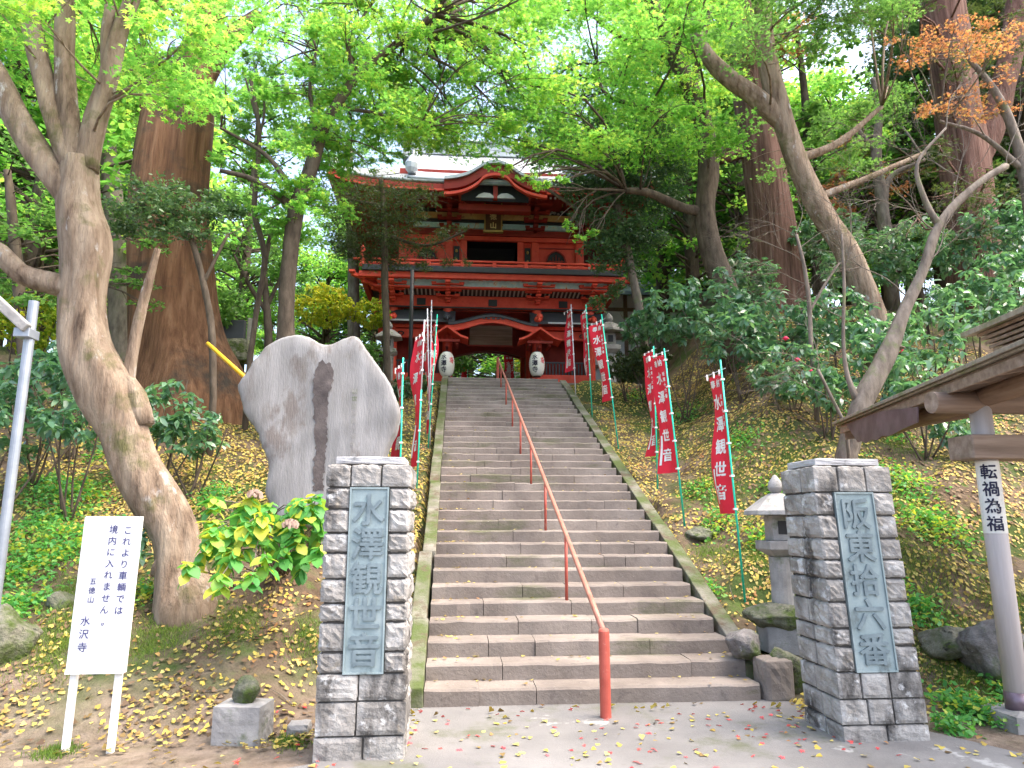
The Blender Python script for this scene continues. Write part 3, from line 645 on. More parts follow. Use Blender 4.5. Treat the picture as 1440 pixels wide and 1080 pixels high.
banner('bright red banner on a green pole closest to the left lantern', (602, 630), (615, 442), (452, 572), (-.12, 1), GL, seed=12, w=.40)

# ------------------------------------------------------------------ the red temple gate
CX, YF, YU, YB, YE, GZ0 = 1.10, 22.3, 22.7, 21.3, 20.7, 5.50
gate = thing('temple_gate', (CX, YF + 2, GZ0), 'two-storey red temple gate with a curved gable at the top of the stairs', 'gate')
def part(mb, name, mat, parent=None, **k): return mb.build(name, M[mat], parent or gate, **k)
Zf = lambda py, Y=YF: zY(py, Y)
zb_ = zY(386, YB)                       # balcony floor
DEP = 4.4
colx = [-3.2, -1.45, 1.45, 3.2]
for x in colx:
    for y in (YF, YF + DEP / 2, YF + DEP):
        mb = MB(); mb.tube([(CX + x, y, GZ0 + .12), (CX + x, y, zY(408, YF))], .155, 16); c_ = part(mb, 'column', 'red', smooth=False)
        mb = MB(); mb.lathe((CX + x, y, GZ0 - .1), [(.27, 0), (.27, .16), (.2, .23)], 16); mb.build('plinth', M['granite'], c_)
yb0 = YF - .06
for (pa, pb, th, mt) in ((478, 466, .14, 'red'), (464, 453, .17, 'red'), (436, 418, .19, 'red')):
    for yy in (yb0, YF + DEP):
        for a, b in ((colx[0], colx[1]), (colx[2], colx[3])) if pa != 436 else ((colx[0], colx[3]),):
            mb = MB(); mb.box(CX + a - (.45 if a == colx[0] else 0), CX + b + (.45 if b == colx[3] else 0), yy - th / 2, yy + th / 2, Zf(pa), Zf(pb)); part(mb, 'beam', mt, bevel=.01)
# thin dark mouldings and black blocks on the wide beam
mb = MB()
mb.box(CX - 3.7, CX + 3.7, yb0 - .115, yb0 - .10, Zf(436.5), Zf(434.5)); mb.box(CX - 3.7, CX + 3.7, yb0 - .112, yb0 - .098, Zf(419.5), Zf(418))
for x in (-2.3, 0, 2.3): mb.box(CX + x - .14, CX + x + .14, yb0 - .14, yb0 - .097, Zf(433), Zf(424))
part(mb, 'beam_moulding', 'black')
mb = MB()
for x in (-2.95, -1.75, 1.75, 2.95):       # curled carving at beam ends
    for k in range(10):
        t = k / 9 * 4.6; r = .04 + .11 * k / 9; s_ = -1 if x < 0 else 1
        a = np.array([CX + x + s_ * r * math.cos(t), yb0 - .105, Zf(472) + r * .55 * math.sin(t)]); mb.box(a[0] - .022, a[0] + .022, a[1] - .01, a[1] + .012, a[2] - .014, a[2] + .014)
part(mb, 'beam_carving', 'black')
# low dark skirt roof over the ground floor, opened by the arch
mb = MB()
zt_, zl_ = Zf(438.5, YF - .1), zY(452, YF - .55)
for s_ in (-1, 1):
    mb = MB(); mb.prism([(CX + s_ * 1.2, YF - .1, zt_), (CX + s_ * 1.2, YF - .55, zl_), (CX + s_ * 1.2, YF - .55, zl_ - .05), (CX + s_ * 1.2, YF - .1, zl_ - .02)], (s_ * 2.45, 0, 0)); part(mb, 'skirt_roof', 'darkgrey')
    mb = MB(); mb.bar((CX + s_ * 1.75, YF - .565, zl_ - .015), (CX + s_ * 3.66, YF - .565, zl_ - .015), .03, .05); part(mb, 'lit_roof_edge', 'roofmetal')  # lower edge coloured pale to show it catching the light
def arch_pts(hw, z0, rise, n=24, flare=.12):
    out = []
    for i in range(n + 1):
        t = -1 + 2 * i / n; out.append((t * hw, z0 + rise * (math.cos(t * math.pi) * .5 + .5) - flare * 0))
    return out
A = arch_pts(1.42, zY(461, YF - .6), zY(451.5, YF - .6) - zY(461, YF - .6) + .06)
mb = MB(); Y0 = YF - .66
for i in range(len(A) - 1):
    (xa, za), (xb, zb2) = A[i], A[i + 1]
    mb.prism([(CX + xa, Y0, za - .13), (CX + xb, Y0, zb2 - .13), (CX + xb, Y0, zb2 + .05), (CX + xa, Y0, za + .05)], (0, .12, 0))
part(mb, 'arch_board', 'red')
mb = MB()
for i in range(len(A) - 1):
    (xa, za), (xb, zb2) = A[i], A[i + 1]
    mb.prism([(CX + xa, Y0 - .05, za + .052), (CX + xb, Y0 - .05, zb2 + .052), (CX + xb, Y0 + .6, zb2 + .30), (CX + xa, Y0 + .6, za + .30)], (0, 0, .06))
for x in np.linspace(-.3, .3, 5): mb.box(CX + x - .05, CX + x + .05, Y0 - .03, Y0 - .002, A[12][1] - .02, A[12][1] + .03)
part(mb, 'arch_roof', 'darkgrey')
# carved beasts on the column heads
for x in colx:
    mb = MB(); z = zY(448, YF - .45); s_ = .9
    rr = np.random.default_rng(int(x * 10) + 50)
    for k in range(9):
        c_ = rr.uniform(-.07, .07, 3); r = rr.uniform(.07, .12)
        mb.lathe((CX + x + c_[0], YF - .42 + c_[1], z + c_[2] * 1.4 - r), [(r * .4, 0), (r * .9, r * .5), (r, r), (r * .8, r * 1.6), (r * .3, 2 * r)], 8)
    mb.tube([(CX + x, YF - .5, z), (CX + x, YF - .66, z - .05), (CX + x, YF - .72, z - .14)], [.08, .06, .03], 8)
    part(mb, 'carved_head', 'darkgrey' if x == colx[1] else 'red', smooth=True)
# slatted coving and painted frieze under the balcony
zc0, zc1 = Zf(417, YF - .12), zY(407, YB + .35)
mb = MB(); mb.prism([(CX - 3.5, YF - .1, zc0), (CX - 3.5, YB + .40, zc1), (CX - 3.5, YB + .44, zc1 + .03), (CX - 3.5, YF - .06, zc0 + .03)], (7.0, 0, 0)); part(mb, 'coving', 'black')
for a, b in zip(colx[:-1], colx[1:]):
    mb = MB()
    for x in np.arange(a + .24, b - .2, .135): mb.bar((CX + x, YF - .125, zc0), (CX + x, YB + .375, zc1), .05, .03)
    part(mb, 'coving_rib', 'rib')
zf0, zf1 = zY(405, YB + .3), zY(394.5, YB + .3)
for a, b in ((-3.65, -1.46), (-1.45, 1.45), (1.46, 3.65)): mb = MB(); mb.box(CX + a, CX + b, YB + .30, YB + .36, zf0, zf1); part(mb, 'painted_frieze', 'bluepanel')
mb = MB(); mb.box(CX - 3.75, CX + 3.75, YB + .22, YB + .38, zc1 - .02, zf0); mb.box(CX - 3.75, CX + 3.75, YB + .22, YB + .38, zf1, zf1 + .07); part(mb, 'frieze_rail', 'red')
def bracket(name, x, y, z, h, w, mat, out=.5, tiers=3):
    mb = MB(); th = h / tiers
    for k in range(tiers):
        ww = w * (.45 + .55 * (k + 1) / tiers); zz = z + k * th; yo = y - out * (k + 1) / tiers
        mb.box(x - ww / 2, x + ww / 2, y - out * k / tiers - .06, y - out * k / tiers + .06, zz + th * .38, zz + th * .72)
        mb.box(x - .055, x + .055, yo, y + .1, zz + th * .05, zz + th * .45)
        for s_ in (-1, 0, 1): mb.box(x + s_ * (ww / 2 - .06) - .07, x + s_ * (ww / 2 - .06) + .07, yo - .08 + out / tiers, yo + .06 + out / tiers, zz + th * .725, zz + th * .99, taper=-.15)
        mb.box(x - .075, x + .075, yo - .075, yo + .075, zz + th * .455, zz + th * .95, taper=-.15)
    return part(mb, name, mat)
for x in colx: bracket('bracket_set', CX + x, YF - .12, Zf(430), zY(391, YB) - Zf(430) - .1, 1.0 if abs(x) < 2 else .9, 'red', .85, 4)
for s_ in (-1, 1):                          # corner cluster reaching out at 45 degrees
    mb = MB()
    for k in range(4):
        z = zY(408, YB) + k * .13; L_ = .25 + .28 * k; mb.bar((CX + s_ * 3.3, YF - .1, z), (CX + s_ * (3.3 + L_), YF - .1 - L_ * .9, z), .13, .10); mb.box(CX + s_ * (3.3 + L_) - .09, CX + s_ * (3.3 + L_) + .09, YF - .19 - L_ * .9, YF - .01 - L_ * .9, z + .05, z + .12)
    part(mb, 'corner_bracket', 'red')
# balcony
zr = zY(388.5, YB); HB = 4.1
mb = MB(); mb.box(CX - HB - .1, CX + HB + .1, YB - .02, YB + .14, zr - .10, zr + .08); mb.box(CX - HB - .1, CX - HB + .06, YB + .14, YF + DEP + 1, zr - .10, zr + .08); mb.box(CX + HB - .06, CX + HB + .1, YB + .14, YF + DEP + 1, zr - .10, zr + .08)
part(mb, 'balcony_beam', 'red', bevel=.01)
mb = MB(); mb.box(CX - HB, CX + HB, YB - .10, YF + DEP + .95, zr + .085, zr + .27); balc = part(mb, 'balcony_floor', 'darkgrey', bevel=.015)
mb = MB()
for x in np.arange(-HB + .1, HB, .19): mb.box(CX + x - .04, CX + x + .04, YB + .15, YF, zr - .05, zr + .05)
part(mb, 'balcony_joist', 'red')
zfl = zr + .275
rz_ = [zfl + .04, zY(377, YB), zY(368.5, YB)]
for nm, z, hh in (('lower_rail', rz_[0], .07), ('middle_rail', rz_[1] - .04, .07), ('top_rail', rz_[2] - .03, .06)):
    mb = MB(); e = .30 if nm == 'top_rail' else .1
    mb.box(CX - HB - e, CX + HB + e, YB - .03, YB + .05, z, z + hh)
    for s_ in (-1, 1): mb.box(CX + s_ * HB - .04, CX + s_ * HB + .04, YB + .055, YF + DEP + .9, z + .002, z + hh - .002)
    part(mb, nm, 'red', bevel=.01)
px_ = [-HB, -3.05, -2.05, -1.0, 0, 1.0, 2.05, 3.05, HB]
for x in px_:
    end = abs(x) == HB; mb = MB(); w_ = .075 if end else .06
    mb.box(CX + x - w_, CX + x + w_, YB - .05, YB + .07, zfl, rz_[2] + (.16 if end else -.04)); b_ = part(mb, 'baluster', 'red', bevel=.008)
    if end:
        mb = MB(); mb.lathe((CX + x, YB + .01, rz_[2] + .16), [(.06, 0), (.09, .05), (.05, .09), (.085, .14), (.07, .20), (.015, .29)], 12); mb.build('finial', M['red'], b_, smooth=True)
# upper storey
HU = 2.98; zu0, zu1 = zfl, zY(331, YU)
def uz(py): return zY(py, YU)
mb = MB(); mb.box(CX - HU, CX - .86, YU + .05, YU + .12, zu0, zu1); mb.box(CX + .86, CX + HU, YU + .05, YU + .12, zu0, zu1)
for s_ in (-1, 1): mb.box(CX + s_ * HU - .04, CX + s_ * HU + .04, YU + .13, YF + DEP, zu0, zu1)
mb.box(CX - HU, CX + HU, YF + DEP, YF + DEP + .08, zu0, zu1); part(mb, 'wall', 'red')
mb = MB(); mb.box(CX - .86, CX + .86, YU + 1.2, YU + 1.25, zu0, zu1 + .3); mb.box(CX - HU, CX + HU, YU + .2, YF + DEP, zu1, zu1 + .05); part(mb, 'interior_shade', 'black')  # black sheets stand in for the shade inside the upper storey
for x, w_ in ((-2.98, .13), (-1.45, .12), (-.95, .10), (.95, .10), (1.45, .12), (2.98, .13)):
    mb = MB(); mb.box(CX + x - w_, CX + x + w_, YU - .06, YU + .045, zu0, uz(340)); part(mb, 'pilaster', 'red', bevel=.01)
mb = MB(); mb.box(CX - HU - .2, CX + HU + .2, YU - .10, YU + .045, uz(340) + .003, uz(334)); part(mb, 'lintel', 'red', bevel=.01)
mb = MB(); mb.box(CX - HU - .35, CX + HU + .35, YU - .14, YU + .10, uz(333.5), uz(330)); part(mb, 'lintel', 'darkred')
for s_ in (-1, 1):
    mb = MB(); mb.box(CX + s_ * 1.2 - .10, CX + s_ * 1.2 + .10, YU + .02, YU + .048, zu0 + .1, uz(347)); sl_ = part(mb, 'slit_panel', 'black')
    mb = MB(); mb.lathe((CX + s_ * 1.2, YU - .005, uz(356)), [(.03, 0), (.05, .05), (.03, .10)], 8); mb.lathe((CX + s_ * 1.2, YU - .005, uz(368)), [(.02, 0), (.04, .04), (.02, .08)], 8); mb.build('gilt_fitting', M['gold'], sl_)
    for a, b in ((uz(347.5), uz(346)), (uz(378), uz(376))):
        mb = MB(); mb.box(CX + s_ * 2.2 - .6, CX + s_ * 2.2 + .6, YU + .02, YU + .048, a, b); part(mb, 'panel_rail', 'darkred')
    # bell-shaped window
    c = CX + s_ * 2.17; B0, B1 = zu0 + .25, uz(350.5); hgt = B1 - B0; pr = [(.44, 0), (.42, .25), (.34, .55), (.27, .80), (.15, .93), (0, 1.0)]
    P = [(c - x, YU + .025, B0 + z * hgt) for x, z in pr] + [(c + x, YU + .025, B0 + z * hgt) for x, z in pr[::-1][1:]]
    mb = MB(); mb.prism(P, (0, .02, 0)); wd = part(mb, 'bell_window', 'black')
    mb = MB()
    for x in np.arange(-.3, .31, .1): mb.box(c + x - .012, c + x + .012, YU + .005, YU + .022, B0, B0 + hgt * (.85 - abs(x) * .9))
    for z in (.2, .4, .6): mb.box(c - .38 + z * .2, c + .38 - z * .2, YU + .0, YU + .018, B0 + z * hgt - .012, B0 + z * hgt + .012)
    mb.build('lattice', M['darkred'], wd)
    mb = MB()
    for i in range(len(P) - 1): mb.bar(np.array(P[i]) + [0, -.02, 0], np.array(P[i + 1]) + [0, -.02, 0], .04, .05, up=(0, 1, 0))
    mb.build('frame', M['darkred'], wd)
# entablature: painted bands, bracket sets
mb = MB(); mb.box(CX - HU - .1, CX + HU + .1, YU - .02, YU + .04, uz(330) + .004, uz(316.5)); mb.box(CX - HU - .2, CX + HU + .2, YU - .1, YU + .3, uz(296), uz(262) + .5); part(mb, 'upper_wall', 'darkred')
mb = MB(); mb.box(CX - HU - .1, CX + HU + .1, YU - .12, YU - .022, uz(323.5), uz(316.5)); part(mb, 'painted_frieze', 'bluepanel')
mb = MB(); mb.box(CX - HU - .1, CX + HU + .1, YU - .20, YU - .05, uz(316.4), uz(313)); part(mb, 'frieze_rail', 'black')
mb = MB(); mb.box(CX - HU - .2, CX + HU + .2, YU - .26, YU - .06, uz(312.9), uz(305)); part(mb, 'painted_band', 'bandyellow')
mb = MB(); mb.box(CX - HU - .1, CX + HU + .1, YU - .1, YU - .04, uz(304.8), uz(296.2)); part(mb, 'carved_panel_back', 'black')
mb = MB(); rr = np.random.default_rng(4)
for k in range(46):
    x = -.95 + 1.9 * rr.random() if k < 30 else rr.choice([-1, 1]) * rr.uniform(1.9, 2.8); r = rr.uniform(.035, .07); mb.lathe((CX + x, YU - .14, uz(303) + rr.uniform(0, .25)), [(r * .5, 0), (r, r * .6), (r * .4, r * 1.2)], 7)
part(mb, 'carved_foliage', 'rib')
for x in (-HU, -1.45, 1.45, HU): bracket('bracket_set', CX + x, YU - .12, uz(327), zY(272, YU - .8) - uz(327), 1.15, 'darkred', 1.0, 5)
mb = MB(); mb.box(CX - .26, CX + .26, YU - .62, YU - .56, uz(334), uz(297)); pq = part(mb, 'name_plaque', 'plaquewood', xf=None)
mb = MB()
for a in ((-.30, -.255, 334.5, 296), (.255, .30, 334.5, 296)): mb.box(CX + a[0], CX + a[1], YU - .66, YU - .55, uz(a[2]), uz(a[3]))
mb.box(CX - .36, CX + .36, YU - .67, YU - .54, uz(296), uz(294)); mb.box(CX - .33, CX + .33, YU - .67, YU - .54, uz(337), uz(334.6)); mb.build('frame', M['gold'], pq)
mb = MB(); column_text(mb, '五徳山', (CX, YU - .625, uz(297.5)), (1, 0, 0), (0, 0, 1), (0, -1, 0), .23, (uz(297.5) - uz(333.5)) / 3, extrude=.03, bold=.03); mb.build('lettering', M['gilt_letters'], pq)
# roof
HE = 5.2; ZE = zY(256, YE); YBK = 2 * (YF + DEP / 2) - YE; YR = (YE + YBK) / 2; HG = 2.75
def prof(d): return .44 * d + .085 * d * d
def upturn(x, y):
    dx = HE - abs(x); dy = min(y - YE, YBK - y); return .45 * math.exp(-dx / .9) * math.exp(-dy / .9)
ysr = np.concatenate([np.linspace(YE, YR, 16), np.linspace(YR, YBK, 16)[1:]])
mb = MB(); xs_ = np.linspace(-HE, HE, 61); V = []; 
for y in ysr:
    for x in xs_:
        dy = min(y - YE, YBK - y); dx = HE - abs(x); d = min(dy, dx, HE - HG + .25); V.append((CX + x, y, ZE + prof(d) + upturn(x, y)))
n_ = len(xs_); Fs = [(j * n_ + i, j * n_ + i + 1, (j + 1) * n_ + i + 1, (j + 1) * n_ + i) for j in range(len(ysr) - 1) for i in range(n_ - 1)]
mb.add(V, Fs); ro = part(mb, 'hipped_roof', 'roofdark', smooth=True); so = ro.modifiers.new('s', 'SOLIDIFY'); so.thickness = .10; so.offset = -1
mb = MB(); V = []; xg = np.linspace(-HG, HG, 24)
for y in ysr:
    for x in xg: V.append((CX + x, y, ZE + prof(min(y - YE, YBK - y)) + .09 + .05 * (abs(x) / HG) ** 6))
n_ = len(xg); mb.add(V, [(j * n_ + i, j * n_ + i + 1, (j + 1) * n_ + i + 1, (j + 1) * n_ + i) for j in range(len(ysr) - 1) for i in range(n_ - 1)])
ro2 = part(mb, 'gable_roof', 'roofmetal', smooth=True); so = ro2.modifiers.new('s', 'SOLIDIFY'); so.thickness = .12; so.offset = -1
for s_ in (-1, 1):
    mb = MB(); mb.prism([(CX + s_ * (HG - .35), y, ZE + prof(min(y - YE, YBK - y)) - .06) for y in ysr] , (s_ * -.06, 0, 0)); part(mb, 'gable_wall', 'darkred')
    mb = MB(); P = [np.array((CX + s_ * (HG - .06), y, ZE + prof(y - YE) + .20)) for y in np.linspace(YE + .9, YR - .1, 14)]; P[0][2] += .22; P[1][2] += .06
    for a, b in zip(P[:-1], P[1:]): mb.bar(a, b, .26, .30)
    mb.lathe(P[0] + [0, -.1, -.25], [(.10, 0), (.20, .12), (.22, .3), (.12, .5), (.03, .62)], 10); part(mb, 'gable_ridge', 'roofmetal')
    mb = MB(); P = [np.array((CX + s_ * (HE - d), YE + d, ZE + prof(d) + upturn(HE - d, YE + d) + .1)) for d in np.linspace(.15, HE - HG, 10)]
    for a, b in zip(P[:-1], P[1:]): mb.bar(a, b, .2, .22)
    mb.lathe(P[0] + [0, 0, -.15], [(.08, 0), (.16, .12), (.14, .3), (.03, .42)], 8); part(mb, 'hip_ridge', 'roofmetal')
mb = MB(); zr2 = ZE + prof(YR - YE); mb.box(CX - HG - .2, CX + HG + .2, YR - .2, YR + .2, zr2 - .05, zr2 + .45); mb.box(CX - HG - .3, CX + HG + .3, YR - .27, YR + .27, zr2 + .455, zr2 + .53); part(mb, 'main_ridge', 'roofmetal', bevel=.02)
for s_ in (-1, 1): mb = MB(); mb.box(CX + s_ * (HG + .35) - .14, CX + s_ * (HG + .35) + .14, YR - .35, YR + .35, zr2 - .3, zr2 + .85, taper=.35); part(mb, 'ridge_ornament', 'roofdark', bevel=.03)
# eaves board, rafters
XA = np.linspace(-HE, HE, 40)
for s_ in (-1, 1):
    m1, m2 = MB(), MB()
    for a, b in zip(XA[:-1], XA[1:]):
        if s_ * (a + b) / 2 < 1.5: continue
        za, zb3 = ZE + upturn(a, YE), ZE + upturn(b, YE)
        m1.prism([(CX + a, YE + .03, za - .36), (CX + b, YE + .03, zb3 - .36), (CX + b, YE + .03, zb3 - .11), (CX + a, YE + .03, za - .11)], (0, .06, 0))
        m2.bar((CX + a, YE, za - .33), (CX + b, YE, zb3 - .33), .05, .06)
    m2.bar((CX + s_ * HE, YE, ZE + upturn(HE, YE) - .33), (CX + s_ * HE, YBK, ZE + upturn(HE, YE) - .33), .06, .07)
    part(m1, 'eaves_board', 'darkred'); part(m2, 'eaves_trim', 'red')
raf, tip = MB(), MB()
for tier, (ya, za, yo) in enumerate(((YE + .15, zY(262, YE + .15), YE + 1.1), (YE + .85, zY(276, YE + .85), YU - .1))):
    for x in np.arange(-HE + .15, HE - .1, .15):
        if abs(x) < 1.30: continue
        u_ = upturn(x, YE) * (1 if tier == 0 else .6); raf.bar((CX + x, ya, za + u_), (CX + x, yo, za + .10 + u_ * .3), .07, .085); tip.box(CX + x - .032, CX + x + .032, ya - .008, ya - .002, za + u_ - .038, za + u_ + .038)
    for y in np.arange(YE + .3, YBK - .2, .16):
        for s_ in (-1, 1): raf.bar((CX + s_ * (HE - .15 - tier * .8), y, za + .1), (CX + s_ * (HU), y, za + .2), .07, .08)
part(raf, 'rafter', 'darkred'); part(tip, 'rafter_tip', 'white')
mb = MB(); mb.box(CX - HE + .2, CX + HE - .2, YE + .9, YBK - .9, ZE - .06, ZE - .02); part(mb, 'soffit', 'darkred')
# the curved front gable (karahafu)
K = [(0, 226), (9, 227), (18, 230.5), (28, 236.5), (38, 243), (50, 247.5), (62, 250), (76, 251.5)]
kx = np.array([k[0] for k in K]) * YE * 1.02 / 1000; kz = np.array([zY(k[1], YE - .12) for k in K])
xk = np.linspace(-kx[-1], kx[-1], 49); zk = np.interp(np.abs(xk), kx, kz)
zk = np.convolve(np.pad(zk, 2, mode='edge'), np.ones(5) / 5, 'valid')
def kara(name, mat, o0, o1, y0, y1, frac=1.0, fn=None):
    mb = MB()
    for i in range(48):
        if max(abs(xk[i]), abs(xk[i + 1])) > kx[-1] * frac + 1e-6: continue
        a, b = (zk[i], zk[i + 1]) if fn is None else (fn(xk[i], zk[i]), fn(xk[i + 1], zk[i + 1]))
        mb.prism([(CX + xk[i], y0, a + o0), (CX + xk[i + 1], y0, b + o0), (CX + xk[i + 1], y0, b + o1), (CX + xk[i], y0, a + o1)], (0, y1 - y0, 0))
    return part(mb, name, mat)
kara('curved_gable_roof', 'roofmetal', -.10, .0, YE - .22, YE + 2.2)
kara('curved_gable_board', 'darkred', -.40, -.104, YE - .14, YE + .02)
inner = lambda x, z: (z if abs(x) < .42 else z - .10 - .10 * min(1, (abs(x) - .42) / .7)) 
kara('curved_gable_trim', 'red', -.50, -.41, YE - .17, YE - .02, fn=lambda x, z: z - .10 * float(sstep(.35, .6, abs(x))))
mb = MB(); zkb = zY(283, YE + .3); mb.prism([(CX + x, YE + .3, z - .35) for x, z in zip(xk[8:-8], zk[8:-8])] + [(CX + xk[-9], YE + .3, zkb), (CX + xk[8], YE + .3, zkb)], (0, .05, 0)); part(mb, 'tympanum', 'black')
mb = MB(); mb.box(CX - .07, CX + .07, YE + .1, YE + .25, zkb, zk[24] - .3); part(mb, 'king_post', 'darkred')
for s_ in (-1, 1): 
    mb = MB(); P = smoothpath([[CX + s_ * 1.15, YE + .2, zY(254, YE)], [CX + s_ * 1.05, YE + .5, zY(278, YE + .3)], [CX + s_ * .95, YU - .5, uz(303)]], .1)
    for a, b in zip(P[:-1], P[1:]): mb.bar(a, b, .16, .14, up=(0, 1, 0.01))
    part(mb, 'bowed_strut', 'darkred')
mb = MB()
for s_ in (-1, 1): mb.prism([(CX + s_ * x, YE + .05, zkb + z) for x, z in ((.06, 0), (.62, 0), (.52, .10), (.36, .17), (.18, .15), (.06, .06))], (0, .05, 0))
part(mb, 'frog_leg_strut', 'rib')
mb = MB(); mb.box(CX - 1.15, CX + 1.15, YE + .5, YE + .8, zkb - .22, zkb - .003); part(mb, 'gable_beam', 'darkred', bevel=.01)
# ground floor: side bays with guardian niches, passage, hanging board
for s_ in (-1, 1):
    a, b = (CX - 3.2, CX - 1.45) if s_ < 0 else (CX + 1.45, CX + 3.2)
    mb = MB(); mb.box(a, b, YF + .7, YF + .76, GZ0, Zf(440)); mb.box(a if s_ < 0 else b - .05, a + .05 if s_ < 0 else b, YF + .1, YF + DEP, GZ0 + .2, Zf(440)); mb.box(b - .04 if s_ < 0 else a, b if s_ < 0 else a + .04, YF + .2, YF + DEP - .1, GZ0 + .1, Zf(440)); part(mb, 'bay_wall', 'darkred')
    mb = MB(); mb.box(a, b, YF - .14, YF + .08, GZ0 - .02, zY(527, YF)); part(mb, 'sill', 'red', bevel=.01)
    mb = MB()
    for x in np.arange(a + .2, b - .15, .105): mb.box(x - .02, x + .02, YF - .02, YF + .02, zY(527, YF) + .003, zY(509, YF))
    mb.box(a, b, YF - .045, YF - .022, zY(510, YF), zY(508, YF)); part(mb, 'picket_screen', 'darkgrey')
mb = MB(); mb.box(CX - 1.45, CX + 1.45, YF + .1, YF + DEP, Zf(438), Zf(436)); part(mb, 'passage_ceiling', 'darkred')
for yy, pz in ((YF + DEP / 2, 500), (YF + DEP, 502)):
    mb = MB(); zc = zY(pz - 4, yy); zt2 = Zf(438)
    P = [(CX - 1.32, yy, zc - .18), (CX - 1.0, yy, zc - .08), (CX - .5, yy, zc + .04), (CX, yy, zc + .08), (CX + .5, yy, zc + .04), (CX + 1.0, yy, zc - .08), (CX + 1.32, yy, zc - .18), (CX + 1.32, yy, zt2), (CX - 1.32, yy, zt2)]
    mb.prism(P, (0, .14, 0)); part(mb, 'passage_lintel', 'darkred')
mb = MB(); mb.box(CX - .72, CX + .72, YF + .9, YF + .96, zY(486, YF + .9), zY(457, YF + .9)); hb = part(mb, 'hanging_board', 'timber')
mb = MB(); mb.box(CX - .76, CX + .76, YF + .87, YF + .895, zY(487.5, YF + .9), zY(485.5, YF + .9)); mb.box(CX - .76, CX + .76, YF + .87, YF + .895, zY(458, YF + .9), zY(456, YF + .9)); mb.build('frame', M['darkred'], hb)
# small gabled hoods above the lanterns
for s_ in (-1, 1):
    c = CX + s_ * 1.45; yh = YF - .75; zp, ze2 = zY(464, yh), zY(479, yh)
    mb = MB()
    for q_ in (-1, 1): mb.prism([(c, yh - .25, zp), (c, yh - .25, zp + .07), (c + q_ * .42, yh - .25, ze2 + .12), (c + q_ * .66, yh - .25, ze2 + .03), (c + q_ * .66, yh - .25, ze2 - .03), (c + q_ * .42, yh - .25, ze2 + .05)], (0, .8, 0))
    hd = part(mb, 'lantern_hood', 'red')
    mb = MB(); mb.box(c - .4, c + .4, yh - .15, yh - .08, ze2 - .09, ze2 - .01); mb.box(c - .35, c - .27, yh - .05, YF - .1, ze2 - .15, ze2 - .05); mb.box(c + .27, c + .35, yh - .05, YF - .1, ze2 - .15, ze2 - .05); mb.box(c - .04, c + .04, yh, YF - .1, zY(486, yh) - .05, zY(486, yh) + .05); mb.build('hood_bracket', M['darkred'], hd)
# paper lanterns
for s_, lab in ((-1, 'white paper lantern hanging left of the gate passage, next to the banners'), (1, 'white paper lantern hanging right of the gate passage')):
    yl = YF - .72; px = 628 if s_ < 0 else 755; c = atY(px, 512.5, yl); hh, rr_ = .40, .245
    lt = thing('paper_lantern', tuple(c - np.array([0, 0, hh])), lab, 'lantern', 'paper lanterns on the gate')
    P = [(rr_ * math.sqrt(max(0, 1 - (t * .93) ** 2)) ** .7 * (1 + .012 * math.cos(i * math.pi)), t * hh * .95) for i, t in enumerate(np.linspace(-1, 1, 25))]
    mb = MB(); mb.lathe(c, P, 28); bo = mb.build('shade', M['paper'], lt, smooth=True)
    for z in (-hh, hh - .05): mb = MB(); mb.lathe(c + np.array([0, 0, z]), [(.12, 0), (.125, .05)], 20); mb.build('rim', M['black'], lt)
    mb = MB(); mb.tube([c + np.array([0, 0, hh]), (c[0], c[1], zY(484, yl) + .05)], .008, 6); mb.build('cord', M['black'], lt)
    def on_lantern(u, v, w, ang0):
        z = v; r = np.interp(z / hh, np.linspace(-.95, .95, 25), [p[0] for p in P]) + .004 + (w if w is not None else 0); a = u / .24 + ang0; return np.stack([c[0] + r * np.sin(a), c[1] - r * np.cos(a), c[2] + z], 1)
    mb = MB(); column_text(mb, '水澤寺', None or (0, 0, 0), (1, 0, 0), (0, 0, 1), (0, -1, 0), .19, .20, bold=.025, surf=lambda u, v, w: on_lantern(u, v + .30, w, -.38)); mb.build('writing', M['ink'], bo)
    mb = MB(); a = np.linspace(0, 6.283, 25)[:-1]; V = [(0.0, 0.0)] + [((.075 + .018 * math.cos(5 * t)) * math.cos(t), (.095 + .02 * math.cos(5 * t)) * math.sin(t)) for t in a]; V = np.array(V)
    mb.add(on_lantern(V[:, 0], V[:, 1] + .10, None, .72), [(0, i + 1, (i + 1) % 24 + 1) for i in range(24)]); mb.build('crest', M['crest'], bo)

# beyond the gate: more steps, banners, hall
s2 = thing('upper_stairway', (3.0, 31, 5.5), 'second flight of stone steps glimpsed through the gate passage', 'stairway')
mb = MB()
for k in range(16): mb.box(.8, 5.2, 31 + k * .4, 31 + (k + 1) * .4 + .1, 5.2, 5.5 + (k + 1) * .17)
mb.build('flight', M['granite'], s2, bevel=.01)
banner('small red banner beyond the gate passage, left of a larger one', (657, 536), (658, 508), (512, 532), (-1, .1), 'banners beyond the gate', Yb=29, w=.26, txt=False, wave=.5)
banner('larger red banner seen through the middle of the gate passage', (724, 538), (722, 498), (500, 533), (-1, .1), 'banners beyond the gate', Yb=29, w=.42, wave=.5)
banner('thin red banner beyond the right part of the gate passage', (743, 536), (742, 505), (508, 530), (-1, .5), 'banners beyond the gate', Yb=30, w=.2, txt=False, wave=.5)
hl = thing('temple_hall', (9.5, 32, 6.5), 'white plastered hall with dark beams half hidden right of the gate', 'building')
mb = MB(); mb.box(6.2, 12.5, 32, 38, 5.3, 12.2); mb.build('wall', M['plaster'], hl)
mb = MB()
for z in (8.6, 10.0, 11.4): mb.box(6.1, 12.6, 31.94, 31.995, z, z + .16)
